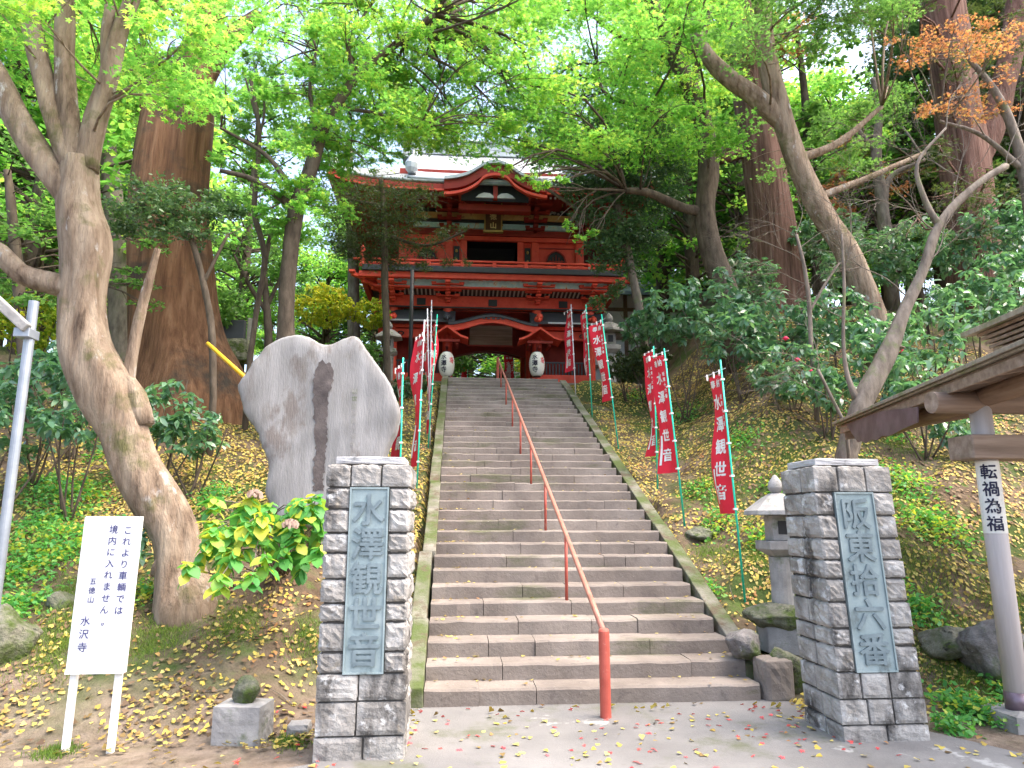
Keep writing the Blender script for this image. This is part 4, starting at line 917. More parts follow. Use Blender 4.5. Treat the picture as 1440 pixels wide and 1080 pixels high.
for x in (6.15, 7.8, 9.5, 11.2, 12.4): mb.box(x, x + .18, 31.93, 31.992, 5.3, 12.2)
mb.build('beam', M['timberv'], hl)
mb = MB(); mb.prism([(5.2, 30.8, 12.0), (5.2, 35, 14.6), (5.2, 39.2, 12.0), (5.2, 39.2, 11.85), (5.2, 35, 14.3), (5.2, 30.8, 11.85)], (8.4, 0, 0)); mb.build('roof', M['hallroof'], hl)

# ------------------------------------------------------------------ stone lanterns
def stone_lantern(label, base, s, group='stone lanterns'):
    r = thing('stone_lantern', tuple(base), label, 'lantern', group); b = np.array(base, float)
    def L(name, prof, n, mat='granite', sm=False):
        mb = MB(); mb.lathe(b, [(a * s, z * s) for a, z in prof], n); return mb.build(name, M[mat], r, smooth=sm, bevel=.008 * s)
    L('base', [(.30, -.15), (.30, .10), (.20, .17)], 6); L('shaft', [(.125, .172), (.115, .50), (.125, .82)], 18, sm=False)
    L('platform', [(.13, .822), (.27, .90), (.27, .99)], 4); fb_ = L('fire_box', [(.155, .992), (.155, 1.26)], 4)
    mb = MB(); mb.box(b[0] - .05 * s, b[0] + .05 * s, b[1] - .118 * s, b[1] - .108 * s, b[2] + 1.06 * s, b[2] + 1.20 * s); mb.build('painted_opening', M['black'], fb_)  # black plate on the solid box, painting the shade of its hollow
    L('cap', [(.36, 1.262), (.35, 1.31), (.16, 1.45), (.07, 1.50)], 6); L('finial', [(.05, 1.502), (.085, 1.56), (.07, 1.62), (.015, 1.70)], 10, sm=True)
    return r
p = atY(1100, 880, 7.45); sc = (float(atY(1098, 668, 7.45)[2]) - p[2] + .1) / 1.7; p[2] -= .1
stone_lantern('grey stone lantern standing just behind the right stone pillar', (p[0] + .03, p[1], p[2]), sc)
for px, py, lab in ((856, 440, 'stone lantern beside the gate, right of the banners'), (548, 452, 'stone lantern at the left front corner of the gate')):
    p = atY(px, py, 21.2); h0 = float(H(p[0], p[1])); stone_lantern(lab, (p[0], 21.2, h0), (p[2] - h0) / 1.7 if p[2] > h0 + 1 else 1.2)

# ------------------------------------------------------------------ the great inscribed stone
Ym = 9.0
mono = [(392, 742), (372, 700), (372, 684), (377, 656), (370, 632), (362, 612), (350, 590), (340, 570), (334, 545), (340, 528), (350, 515), (362, 498), (378, 482), (395, 474), (415, 471), (432, 473), (446, 482), (458, 484), (470, 481), (482, 474), (498, 471), (508, 478), (516, 492), (528, 508), (541, 526), (552, 550), (561, 578), (558, 598), (548, 622), (540, 650), (534, 690), (528, 742)]
bp = atY(455, 735, Ym); ms = thing('inscribed_stone', (bp[0], Ym + .2, float(H(bp[0], Ym))), 'huge flat grey inscribed stone with a notched top and dark streak', 'monument')
P3 = np.array([atY(x, y, Ym) for x, y in mono]); P3 = smoothpath(np.vstack([P3, P3[:1]]), .035)[:-1]; _g = np.random.default_rng(8); _n = np.convolve(_g.normal(0, 1, len(P3) + 6), np.ones(4) / 4, 'same')[3:-3]; P3 = P3 + np.stack([_n * .016, _n * 0, np.roll(_n, 3) * .014], 1)
cm = P3.mean(0); bm = bmesh.new()
vs = [bm.verts.new(v) for v in P3]; f = bm.faces.new(vs); bmesh.ops.triangulate(bm, faces=[f]); 
V2 = []
def slab(name, ring, y0, y1, mat, parent, inset=.03):
    """thick slab with a softened edge; front face filled by a fine grid"""
    c = ring.mean(0); n = len(ring); rings = []
    for y, k in ((y1, .985), (y1 - .03, 1.0), (y0 + .05, 1.0), (y0 + .015, .985), (y0, .965)):
        q_ = c + (ring - c) * k; q_[:, 1] = y; rings.append(q_)
    for k in (.85, .7, .5, .3, .12): q_ = c + (ring - c) * k; q_[:, 1] = y0 - .004 * math.sin(k * 9); rings.append(q_)
    V = np.vstack(rings + [np.array([[c[0], y0, c[2]]])]); m = len(rings); V[:, 1] += .010 * np.sin(V[:, 0] * 7 + V[:, 2] * 3) + .006 * np.sin(V[:, 2] * 13 - V[:, 0] * 4)
    Fs = [(i * n + j, i * n + (j + 1) % n, (i + 1) * n + (j + 1) % n, (i + 1) * n + j) for i in range(m - 1) for j in range(n)] + [tuple(range(n))[::-1]] + [((m - 1) * n + j, (m - 1) * n + (j + 1) % n, m * n) for j in range(n)]
    mb = MB(); mb.add(V, Fs); return mb.build(name, M[mat], parent, smooth=True)
bm.free()
sb = slab('slab', P3, Ym, Ym + .38, 'slate', ms)
g = np.random.default_rng(3)
def mono_patch(name, px, mat, off=.012, jit=1.2):
    P = []
    for i in range(len(px)):
        a, b = np.array(px[i]), np.array(px[(i + 1) % len(px)]); n = max(2, int(np.linalg.norm(b - a) / 3))
        for t in np.linspace(0, 1, n, endpoint=False): P.append(a + (b - a) * t + g.normal(0, jit, 2))
    P = np.array([atY(x, y, Ym - off) for x, y in P]); P[:, 1] += .010 * np.sin(P[:, 0] * 7 + P[:, 2] * 3) + .006 * np.sin(P[:, 2] * 13 - P[:, 0] * 4)
    mb = MB(); mb.add(P, [tuple(range(len(P)))]); return mb.build(name, M[mat], sb)
mono_patch('dark_streak', [(446, 512), (456, 506), (466, 512), (469, 525), (466, 545), (461, 560), (460, 590), (459, 620), (457, 650), (453, 690), (440, 690), (441, 660), (443, 630), (442, 600), (441, 560), (441, 530)], 'slate_stain')
mb = MB(); t0 = atY(499, 545, Ym - .014); column_text(mb, '観世音菩薩水澤寺', tuple(t0), (1, 0, 0), (0, 0, 1), (0, -1, 0), .075, .095, bold=0); mb.build('inscription', M['granite'], sb)

# ------------------------------------------------------------------ shelter at the right edge
hut = thing('open_shelter', tuple(atZ_(1438, 1028, .1)), 'timber shelter with a shingled sloping roof at the right edge', 'shelter')
Yh = 5.9
pb, pt_ = atY(1437, 1035, Yh), atY(1376, 560, Yh); pr_ = .088
def slantbox(name, a, b, w, d, mat, parent=hut, bev=.008):
    mb = MB(); a = np.array(a); b = np.array(b); V = [p + np.array([i * w / 2, j * d / 2, 0]) for p in (a, b) for j in (-1, 1) for i in (-1, 1)]
    mb.add(V, [(0, 2, 3, 1), (4, 5, 7, 6), (0, 1, 5, 4), (2, 6, 7, 3), (0, 4, 6, 2), (1, 3, 7, 5)]); return mb.build(name, M[mat], parent, bevel=bev)
X0 = (pb[0] + pt_[0]) / 2
tilt_x = (pt_[0] - pb[0])
mb = MB(); P = np.array([[pb[0], Yh, .12], [pt_[0], Yh, pt_[2]]]); mb.tube(P, pr_, 20); post = mb.build('post', M['timberpost'], hut, smooth=True)
def post_at(z): t = (z - pb[2]) / (pt_[2] - pb[2]); return pb[0] + tilt_x * t
zs_ = float(atY(1432, 972, Yh)[2]); mb = MB(); mb.tube([(post_at(.10), Yh, .10), (post_at(zs_), Yh, zs_)], pr_ + .004, 20); mb.build('metal_sleeve', M['copper'], post, smooth=True)
za_, zb4 = float(atY(1400, 750, Yh)[2]), float(atY(1390, 649, Yh)[2]); mb = MB(); mb.tube([(post_at(za_), Yh, za_), (post_at(zb4), Yh, zb4)], pr_ + .003, 24, cap=False); wr = mb.build('paper_wrap', M['paper'], post, smooth=True)
mb = MB()
def on_post(u, v, w):
    z = zb4 - .02 + v; a = u / (pr_ + .005) - .62; return np.stack([np.array([post_at(q_) for q_ in z]) + (pr_ + .006) * np.sin(a), Yh - (pr_ + .006 + w) * np.cos(a), z], 1)
column_text(mb, '転禍為福', (0, 0, 0), (1, 0, 0), (0, 0, 1), (0, -1, 0), .135, (zb4 - za_ - .03) / 4, bold=.022, surf=on_post); mb.build('writing', M['ink'], wr)
mb = MB(); mb.rough(pb[0] - .2, pb[0] + .35, Yh - .22, Yh + .25, -.05, .115, 4, .01, 9); mb.build('post_base', M['granite'], hut)
# beams
zl1, zl0 = float(atY(1380, 552, Yh)[2]), float(atY(1380, 582, Yh)[2]); xl0 = xY(1310, Yh, 570)
mb = MB(); mb.tube([(xl0, Yh, (zl1 + zl0) / 2), (xl0 + 3.6, Yh, (zl1 + zl0) / 2)], (zl1 - zl0) / 2, 20); lg = mb.build('log_beam', M['timber'], hut, smooth=False)
q0, q1 = atY(1362, 611, Yh - .12), atY(1362, 645, Yh - .12)
mb = MB(); mb.box(q0[0], q0[0] + 3.2, Yh - .16, Yh + .16, q1[2], q0[2]); mb.build('tie_beam', M['timber'], hut, bevel=.015)
# roof: its left eave runs back from the camera at one height, the roof rises gently to the right
ze_ = float(atY(1310, 531, Yh)[2])
ea, eb = atZ_(1170, 594, ze_), atZ_(1560, 423, ze_)          # far and near ends of the eave
A_ = (ea - eb) / np.linalg.norm(ea - eb); B_ = np.array([A_[1], -A_[0], 0]); RS = .17; LW = 3.0; LA = float(np.linalg.norm(ea - eb))
def rf(s_, t, o=0): return eb + A_ * s_ + B_ * t + np.array([0, 0, RS * t + o])
def rslab(name, s0, s1, t0, t1, o0, o1, mat, bev=.005):
    mb = MB(); V = [rf(a, b, c) for c in (o0, o1) for b in (t0, t1) for a in (s0, s1)]
    mb.add(V, [(0, 2, 3, 1), (4, 5, 7, 6), (0, 1, 5, 4), (2, 6, 7, 3), (0, 4, 6, 2), (1, 3, 7, 5)]); return mb.build(name, M[mat], hut, bevel=bev)
rslab('roof_shingles', 0, LA, 0, LW, -.035, 0, 'shingle'); rslab('shingle_course', .0, LA - .02, .035, LW, -.060, -.037, 'shingle')
rslab('roof_boarding', .05, LA - .06, .09, LW, -.082, -.063, 'timber')
rslab('eave_board', .05, LA - .05, .07, .11, -.17, -.084, 'timber')
for s_ in np.arange(.25, LA - .1, .40): rslab('rafter', s_, s_ + .065, .14, LW, -.165, -.085, 'timber')
for t_ in (.42,):
    mb = MB(); mb.tube([rf(.2, t_, -.25), rf(LA - .22, t_, -.25)], .085, 16); mb.build('purlin', M['timberv'], hut)
rslab('verge_board', LA - .10, LA - .06, .12, LW, -.26, -.065, 'timber')
P = [(1190, 597), (1206, 622), (1211, 620), (1217, 623), (1225, 618), (1233, 619), (1240, 613), (1250, 613), (1268, 604), (1290, 594), (1290, 572), (1240, 578)]
n_ = np.cross(A_, [0, 0, 1]); q0_ = rf(LA - .1, .06); V = []
for x, y in P:
    r = ray(x, y); V.append(O + r * (((q0_ - O) @ n_) / (r @ n_)))
mb = MB(); mb.prism(V, tuple(n_ * (.012 if n_[0] > 0 else -.012))); mb.build('copper_flashing', M['copper'], hut)
mb = MB(); c = rf(LA - .6, 2.7); mb.tube([(c[0], c[1], 0), (c[0], c[1], c[2] - .2)], pr_, 16); mb.build('post', M['timberpost'], hut)
# raised upper roof with louvred side
zu_ = ze_ + .52; ua, ub = atZ_(1350, 469, zu_), atZ_(1600, 360, zu_); A2 = (ua - ub) / np.linalg.norm(ua - ub); B2 = np.array([A2[1], -A2[0], 0]); L2 = float(np.linalg.norm(ua - ub))
def r2(s_, t, o=0): return ub + A2 * s_ + B2 * t + np.array([0, 0, .17 * t + o])
def uslab(name, s0, s1, t0, t1, o0, o1, mat):
    mb = MB(); V = [r2(a, b, c) for c in (o0, o1) for b in (t0, t1) for a in (s0, s1)]
    mb.add(V, [(0, 2, 3, 1), (4, 5, 7, 6), (0, 1, 5, 4), (2, 6, 7, 3), (0, 4, 6, 2), (1, 3, 7, 5)]); return mb.build(name, M[mat], hut, bevel=.004)
uslab('upper_roof', 0, L2, 0, 1.8, -.05, 0, 'shingle'); uslab('upper_wall', 0, L2 - .25, .22, 1.8, -.5, -.053, 'timberv')
for k in range(6): uslab('louvre_slat', 0, L2 - .12 - .02 * k, .08 + k * .02, .21, -.085 - k * .045, -.055 - k * .045, 'timber')

# ------------------------------------------------------------------ lamp pole, guy-wire guard, far stones, drain pipe
p0, p1 = atY(-28, 1010, 6.3), atY(48, 424, 6.3); lp = thing('lamp_pole', (p0[0], 6.3, 0), 'leaning galvanised steel lamp pole at the left edge', 'lamp post')
mb = MB(); mb.tube([(p0[0], 6.3, -.1), p1], .041, 18); mb.build('pole', M['steel'], lp, smooth=False)
a, b = atY(-45, 385, 6.2), atY(38, 462, 6.2); mb = MB(); mb.bar(a, b, .085, .07, up=(0, 1, 0)); lh = mb.build('lamp_head', M['granite'], lp, bevel=.012)
mb = MB(); c = atY(34, 468, 6.27); mb.box(c[0] - .05, c[0] + .08, 6.2, 6.36, c[2] - .05, c[2] + .03); mb.build('bracket', M['steel'], lp, bevel=.006)
mb = MB(); mb.tube([atY(292, 483, 11.5), atY(346, 532, 10.8)], .032, 12); tag(mb.build('guy_wire_guard', M['yellow'], smooth=True, origin=tuple(atY(346, 532, 10.8))), 'slanting yellow plastic guard tube beside the giant left trunk', 'guard tube')
gp = ground(328, 500); yg = 19.0; a = atY(308, 476, yg); b = atY(344, 450, yg); gs = thing('gravestone', (a[0], yg, a[2] - .3), 'dark polished stone tablet on a mossy plinth behind the giant left trunk', 'monument')
mb = MB(); mb.box(a[0], b[0], yg, yg + .2, a[2], b[2], taper=-.03); mb.build('tablet', M['darkgrey'], gs, bevel=.02)
mb = MB(); mb.rough(a[0] - .15, b[0] + .15, yg - .1, yg + .5, a[2] - .6, a[2], 5, .02, 4); mb.build('plinth', M['mossy'], gs)
a = atY(345, 487, 19.5); b = atY(358, 447, 19.5); mb = MB(); mb.box(a[0], b[0], 19.5, 19.7, a[2] - .4, b[2], taper=.05); tag(mb.build('stone_post', M['granite'], bevel=.02, origin=tuple(a)), 'pale square stone post right of the dark tablet', 'stone post')
a = atY(1312, 1033, 5.9); b = atY(1372, 1038, 5.75); mb = MB(); mb.tube([a, b], .022, 10); tag(mb.build('drain_pipe', M['handrail'], smooth=True, origin=tuple(a)), 'short rusty red pipe on the ground beside the right pillar', 'pipe')

# ------------------------------------------------------------------ trees
def region(n, x0, x1, y0, y1, Ya, Yb_, Ra, Rb, gaps=(), seed=0):
    g = np.random.default_rng(seed + 900); out = []; tries = 0
    while len(out) < n and tries < n * 40:
        tries += 1; x, y = g.uniform(x0, x1), g.uniform(y0, y1)
        if any(((x - a) / rx) ** 2 + ((y - b) / ry) ** 2 < 1 for a, b, rx, ry in gaps): continue
        if len(out) > 4 and min((x - o[0]) ** 2 + (y - o[1]) ** 2 for o in out) < (.28 * (Ra + Rb) / 2) ** 2 and g.random() < .8: continue
        out.append((x, y, g.uniform(Ya, Yb_), g.uniform(Ra, Rb)))
    return out
GAPS = [(390, 190, 55, 42), (350, 260, 45, 40), (430, 150, 40, 22), (540, 290, 90, 30), (120, 70, 30, 30), (690, 125, 38, 22), (672, 148, 36, 16), (775, 100, 20, 14), (705, 200, 50, 14), (780, 190, 20, 16), (1180, 120, 52, 26), (1120, 90, 30, 60), (1270, 110, 30, 22), (900, 90, 30, 20), (960, 80, 26, 30)]
# front maple
tree('maple_tree', 'big gnarled maple with pale blotched bark leaning over the white signboard', 'tree',
     [[(262, 850, 44), (253, 800, 32), (243, 750, 30), (216, 705, 32), (194, 660, 31), (178, 605, 31), (153, 555, 38), (125, 500, 33), (117, 450, 30), (115, 400, 30), (117, 335, 33), (112, 285, 27), (114, 225, 22)],
      [(112, 290, 21), (70, 240, 19), (32, 180, 18), (-12, 95, 16), (-60, 30, 14)],
      [(106, 240, 16), (84, 190, 15), (64, 120, 14), (48, 50, 13), (30, -30, 12)],
      [(108, 240, 17), (98, 170, 14), (90, 90, 13), (92, 0, 12), (96, -60, 10)],
      [(120, 240, 17), (132, 180, 15), (152, 110, 13), (166, 50, 11), (195, -20, 9)],
      [(152, 95, 9), (150, 50, 8), (155, 10, 7)],
      [(225, 790, 22), (262, 806, 16), (300, 832, 8)], [(200, 600, 16), (188, 560, 18), (165, 525, 14)], [(112, 408, 18), (70, 398, 15), (30, 385, 14), (0, 355, 13), (-50, 330, 12)],
      [(178, 560, 10), (184, 510, 8), (200, 430, 7), (222, 350, 4)]], 8.0, 'bark_maple',
     pads=region(44, -80, 360, -110, 140, 6.5, 10.5, 55, 85, GAPS[:3], 1), lsize=.065, dens=.75, seed=1, n=30, nz=.05, lump=.14, base=None)
# giant cedar
tree('giant_cedar', 'giant brown cedar trunk on the left, the thickest trunk of all', 'tree',
     [[(262, 590, 92), (258, 540, 76), (250, 500, 65), (244, 450, 58), (241, 380, 54), (238, 300, 50), (246, 220, 46), (255, 160, 42), (270, 105, 30), (288, 50, 24), (300, -60, 22)],
      [(268, 120, 24), (300, 75, 19), (335, 45, 13), (365, 20, 8)], [(215, 560, 30), (180, 570, 16), (150, 590, 8)], [(300, 545, 36), (335, 580, 18), (372, 615, 8)],
      [(200, 220, 12), (208, 150, 9), (214, 80, 7)], [(210, 240, 8), (205, 170, 7), (200, 100, 6), (190, 60, 4)]], 14.5, 'bark_cedar',
     pads=region(8, 150, 420, -160, 20, 13, 17, 70, 100, (), 2), kind='spray', lmat='lf_conifer', lsize=.16, seed=2, n=32, nz=.05)
# bright maples over the gate
tree('maple_tree', 'slim forked maple with bright yellow-green leaves left of the gate', 'tree',
     [[(402, 470, 12), (404, 400, 11), (412, 320, 11), (420, 285, 11), (438, 235, 10), (452, 190, 8), (478, 140, 7), (510, 100, 6), (560, 60, 5), (610, 20, 4)],
      [(415, 292, 6), (380, 268, 5), (350, 250, 4), (310, 240, 3)], [(418, 283, 5), (400, 250, 4), (370, 215, 3), (310, 180, 2)], [(446, 205, 4), (440, 160, 3), (436, 120, 2.5), (445, 70, 2)], [(500, 108, 4), (490, 60, 3), (520, 10, 2)], [(470, 150, 3), (530, 160, 2.5), (590, 180, 2)]], 13.0, 'bark_dark',
     pads=region(76, 440, 780, -90, 222, 11.5, 16.5, 34, 62, GAPS, 3) + region(44, 296, 480, 30, 330, 12, 15, 26, 40, [(390, 190, 34, 26), (345, 262, 26, 22), (420, 225, 18, 12)], 33) + region(62, 420, 720, -20, 212, 13, 16.5, 30, 46, [(690, 125, 26, 16), (780, 190, 16, 12)], 34) + [(462, 232, 14, 22), (490, 226, 14, 22), (520, 232, 14, 18), (548, 224, 14, 16), (470, 205, 14, 30), (620, 206, 14, 26), (575, 210, 14, 26)], lsize=.075, dens=.8, seed=3, n=12)
tree('maple_tree', 'dark curving maple right of the gate with fresh green leaves', 'tree',
     [[(1030, 450, 20), (1018, 400, 17), (998, 340, 15), (992, 290, 14), (996, 240, 14), (990, 180, 13), (972, 130, 12), (945, 70, 11), (915, 0, 10), (905, -50, 9)],
      [(998, 300, 8), (960, 292, 7), (915, 272, 6), (880, 268, 4)], [(998, 225, 8), (1015, 210, 7), (1040, 200, 5)], [(975, 140, 6), (985, 70, 5), (1000, 10, 4)], [(950, 85, 4), (870, 50, 3), (820, 10, 2.5)], [(985, 170, 4), (900, 150, 3), (850, 130, 2.5), (840, 90, 2)]], 16.5, 'bark_dark',
     pads=region(72, 730, 1020, -90, 230, 13, 19, 38, 66, GAPS, 4) + [(712, 238, 14, 12), (740, 250, 14, 16), (765, 262, 14, 17), (790, 255, 14, 14), (800, 318, 15, 14), (815, 335, 15, 15), (838, 325, 15, 13), (700, 190, 15, 34), (740, 205, 15, 34)], lsize=.085, dens=.8, seed=4, n=16)
tree('maple_tree', 'tall forked tree leaning left in front of the reddish cedar trunk', 'tree',
     [[(1235, 470, 20), (1215, 410, 18), (1188, 350, 16.5), (1150, 290, 15.5), (1125, 235, 15), (1105, 185, 14), (1092, 140, 15), (1080, 90, 13), (1073, 20, 12), (1070, -60, 11)],
      [(1100, 170, 14), (1060, 135, 13), (1020, 105, 12), (990, 70, 10), (965, 10, 9), (955, -40, 8)], [(1120, 225, 7), (1180, 200, 5), (1240, 150, 3)], [(1145, 280, 6), (1220, 250, 4), (1300, 215, 3)]], 14.5, 'bark_maple',
     pads=region(34, 1000, 1280, -110, 60, 12, 16, 40, 62, GAPS, 5) + region(12, 1090, 1260, 120, 250, 14, 18, 26, 40, GAPS, 6), lmat='lf_green', lsize=.075, dens=.7, seed=5, n=18, lump=.06)
# reddish cedars on the right
tree('cedar_tree', 'reddish straight cedar trunk right of the gate', 'tree',
     [[(1098, 440, 40), (1094, 400, 35), (1086, 320, 31), (1076, 240, 29), (1066, 160, 28), (1056, 80, 28), (1044, -20, 26), (1040, -90, 24)], [(1040, 215, 9), (1010, 225, 7)]], 20.0, 'bark_red',
     pads=region(8, 960, 1120, -180, -20, 18, 22, 50, 70, (), 7) + region(7, 1010, 1090, 20, 130, 18, 19.5, 26, 36, (), 71), kind='spray', lmat='lf_conifer', lsize=.2, seed=6, n=26, nz=.05)
tree('cedar_tree', 'far right pair of brown cedar trunks behind the orange leaves', 'tree',
     [[(1375, 400, 36), (1368, 320, 32), (1356, 220, 30), (1342, 120, 28), (1326, 20, 27), (1318, -60, 25)], [(1362, 260, 12), (1395, 180, 16), (1420, 80, 15), (1436, -40, 13)]], 17.5, 'bark_red',
     pads=region(16, 1230, 1450, -120, 110, 14, 18, 30, 48, (), 8) + region(14, 1290, 1430, 180, 350, 14.5, 17, 26, 40, (), 81), kind='spray', lmat='lf_conifer', lsize=.16, dens=.8, seed=7, n=26, nz=.05)
tree('maple_tree', 'orange-leaved maple spreading over the top right corner', 'tree',
     [[(1475, 560, 12), (1462, 420, 10), (1450, 300, 9), (1430, 200, 7), (1400, 130, 5), (1360, 80, 3)], [(1440, 240, 5), (1380, 190, 3), (1320, 170, 2)]], 12.5, 'bark_pale',
     pads=region(20, 1270, 1450, 30, 175, 11, 13, 24, 40, (), 9), lmat='lf_orange', lsize=.05, dens=.32, flat=.12, seed=8, n=10)
tree('maple_tree', 'far small maple turning orange between the cedar trunks', 'tree',
     [[(1150, 380, 8), (1140, 250, 7), (1130, 120, 5), (1120, 40, 3)]], 24, 'bark_dark', pads=region(9, 1040, 1150, 0, 110, 23, 25, 20, 34, (), 10), lmat='lf_orange', lsize=.12, dens=.45, seed=9, n=8)
tree('maple_tree', 'slender grey maple with orange and pale leaves behind the bare cherry', 'tree',
     [[(1246, 330, 9), (1240, 280, 8), (1232, 220, 7), (1236, 160, 5), (1228, 110, 3)], [(1242, 300, 5), (1252, 250, 4), (1300, 225, 2.5)], [(1232, 215, 4), (1205, 180, 3), (1190, 160, 2)]], 19, 'bark_pale',
     pads=region(12, 1130, 1290, 190, 300, 20, 23, 24, 36, (), 11), lmat='lf_orange', lsize=.11, dens=.5, seed=10, n=10)
# dark trees flanking the gate
tree('evergreen_tree', 'dark glossy evergreen overlapping the right side of the gate', 'tree',
     [[(908, 500, 6), (900, 440, 6), (886, 370, 6), (870, 300, 6), (850, 220, 5), (840, 150, 4)], [(880, 350, 4), (820, 300, 3), (760, 260, 2)], [(860, 260, 4), (930, 220, 3)]], 18.2, 'bark_pale',
     pads=[(760, 205, 18, 40), (800, 215, 18, 42), (845, 200, 18.3, 48), (890, 225, 18, 45), (920, 190, 18, 45), (810, 262, 18, 36), (850, 262, 18, 48), (895, 280, 18, 45), (835, 305, 18.2, 38), (870, 330, 18, 46), (905, 335, 18, 40), (862, 372, 18.6, 28), (890, 380, 18.4, 26), (845, 425, 19.6, 18), (868, 405, 19.2, 20), (930, 280, 18, 40), (880, 250, 17.8, 50), (940, 240, 18, 40), (850, 345, 17.8, 34)],
     kind='laurel', lmat='lf_dark', lsize=.12, dens=4.0, flat=.6, seed=12, n=10, tilt=.8)
tree('evergreen_tree', 'drooping dull green conifer covering the left side of the gate', 'tree',
     [[(545, 540, 5), (543, 460, 5), (541, 380, 5), (540, 300, 4), (535, 250, 3)], [(541, 330, 3), (600, 345, 2), (655, 325, 1.5)], [(541, 290, 3), (480, 280, 2)]], 18.0, 'bark_dark',
     pads=[(480, 275, 18, 36), (520, 262, 18, 42), (560, 272, 18, 38), (600, 278, 18, 28), (490, 300, 18, 38), (535, 305, 18, 44), (575, 305, 18, 34), (500, 335, 18, 42), (545, 340, 18, 42), (590, 350, 18, 28), (620, 328, 18, 22), (645, 325, 18, 14), (520, 365, 18.2, 34), (560, 372, 18.2, 26), (630, 368, 18, 16), (480, 350, 18, 34), (600, 375, 18.2, 18), (655, 370, 18, 10)],
     kind='spray', lmat='lf_conifer', lsize=.10, dens=3.6, flat=.45, seed=13, n=8, tilt=.9)
mb = MB(); p = ground(578, 545); mb.tube([(p[0] - .05, 19.2, 5.0), atY(580, 380, 19.2)], .055, 10); tag(mb.build('thin_dark_pole', M['black'], smooth=True, origin=(p[0], 19.2, 5.4)), 'thin dark straight pole standing in front of the left gate bay', 'pole')
tree('evergreen_tree', 'dark blue-green evergreen shrub growing round the giant cedar trunk', 'tree',
     [[(300, 560, 5), (296, 450, 5), (270, 340, 4), (240, 300, 3)], [(285, 400, 3), (320, 330, 2)]], 12.2, 'bark_dark',
     pads=[(180, 290, 12, 34), (215, 270, 12, 38), (250, 290, 12, 40), (285, 300, 12.3, 34), (225, 315, 12, 42), (180, 320, 12.4, 30), (265, 325, 12, 32), (310, 285, 12.6, 24), (330, 300, 12.8, 20)],
     kind='laurel', lmat='lf_dark', lsize=.085, dens=4, flat=.6, seed=14, n=8, tilt=.8)
tree('evergreen_tree', 'dark evergreen behind the front maple trunk at the left edge', 'tree',
     [[(40, 560, 9), (30, 450, 8), (20, 330, 7), (10, 240, 5)]], 12.5, 'bark_dark',
     pads=region(18, -60, 110, 210, 470, 11, 14, 34, 50, (), 15) + region(6, 150, 215, 330, 440, 12, 14, 20, 30, (), 16), kind='chip', lmat='lf_green', lsize=.09, dens=1.2, seed=15, n=10)
tree('thin_tree', 'thin crooked dark stem in front of the bright sky gap', 'tree',
     [[(352, 500, 4), (362, 430, 4), (372, 360, 4), (358, 300, 4), (362, 240, 3.6), (364, 180, 3.2), (352, 110, 2.6)], [(363, 200, 2), (372, 150, 1.6), (360, 95, 1)], [(362, 170, 2), (345, 110, 1.2)]], 13.5, 'bark_dark',
     pads=region(7, 330, 400, 60, 240, 13, 14, 16, 26, (), 17), lmat='lf_green', lsize=.07, dens=.4, seed=16, n=8)
tree('thin_tree', 'short many-stemmed tree behind the notch of the inscribed stone', 'tree',
     [[(378, 480, 6), (375, 430, 5), (372, 380, 4), (380, 330, 3)], [(376, 440, 3.5), (350, 400, 3), (330, 360, 2)], [(376, 430, 3), (400, 380, 2), (420, 350, 1.5)]], 15.5, 'bark_dark',
     pads=region(12, 310, 450, 330, 450, 15, 17, 18, 30, (), 18), kind='chip', lmat='lf_green', lsize=.09, dens=.7, seed=17, n=8)
tree('pale_trunk', 'pale lichened trunk between the front maple and the giant cedar', 'tree',
     [[(170, 530, 17), (170, 470, 16), (168, 400, 15), (160, 300, 13), (150, 180, 10)]], 17.5, 'bark_pale', pads=region(8, 90, 230, 100, 240, 17, 20, 30, 50, (), 19), lmat='lf_green', lsize=.1, dens=.7, seed=18, n=14)
tree('pale_trunk', 'pale grey trunk rising beyond the yellow bush left of the gate', 'tree',
     [[(498, 480, 9), (497, 400, 8), (494, 300, 7), (490, 200, 5)]], 25, 'bark_pale', pads=region(6, 450, 540, 180, 300, 24, 27, 30, 40, (), 20), lmat='lf_green', lsize=.13, dens=.5, seed=19, n=10)
# bare cherry and twiggy shrubs
def twiggy(mb, p, d, L, r, depth, g, spread=.5):
    n = max(3, int(L / .09)); P = [np.array(p, float)]; d = d / np.linalg.norm(d)
    for i in range(n):
        d = d + g.normal(size=3) * .10; d /= np.linalg.norm(d); P.append(P[-1] + d * L / n)
    mb.tube(P, np.linspace(r, r * .45, n + 1), 6 if r > .01 else 4, cap=False)
    if depth:
        for k in range(int(g.integers(3, 6))):
            i = int(g.integers(max(1, n // 4), n + 1)); e = d + g.normal(size=3) * spread; twiggy(mb, P[i], e, L * g.uniform(.5, .8), r * .5, depth - 1, g, spread)
def bare(name, label, limbs, Y, bark, seed, shoots, base=None):
    g = np.random.default_rng(seed); L = [px_limb(l, Y) for l in limbs]; b = L[0][0, :3]; gz = float(H(b[0], b[1]))
    if b[2] > gz - .05: L[0] = np.vstack([[b[0], b[1], gz - .2, L[0][0, 3] * 1.1], L[0]])
    r = thing(name, (b[0], b[1], gz), label, 'tree'); mb = MB()
    for i, l in enumerate(L): mb.tube(l[:, :3], l[:, 3], 14 if i == 0 else 8, .06, seed + i, lump=.1 if i == 0 else 0)
    mb.build('trunk', M[bark], r, smooth=True); mb = MB()
    for (li, f, dx, dy, dz, ln, rr) in shoots:
        q_ = L[li][int(f * (len(L[li]) - 1))]; twiggy(mb, q_[:3], np.array([dx, dy, dz], float), ln, rr, 3, g)
    mb.build('twigs', M['bark_pale'], r, smooth=True); return r
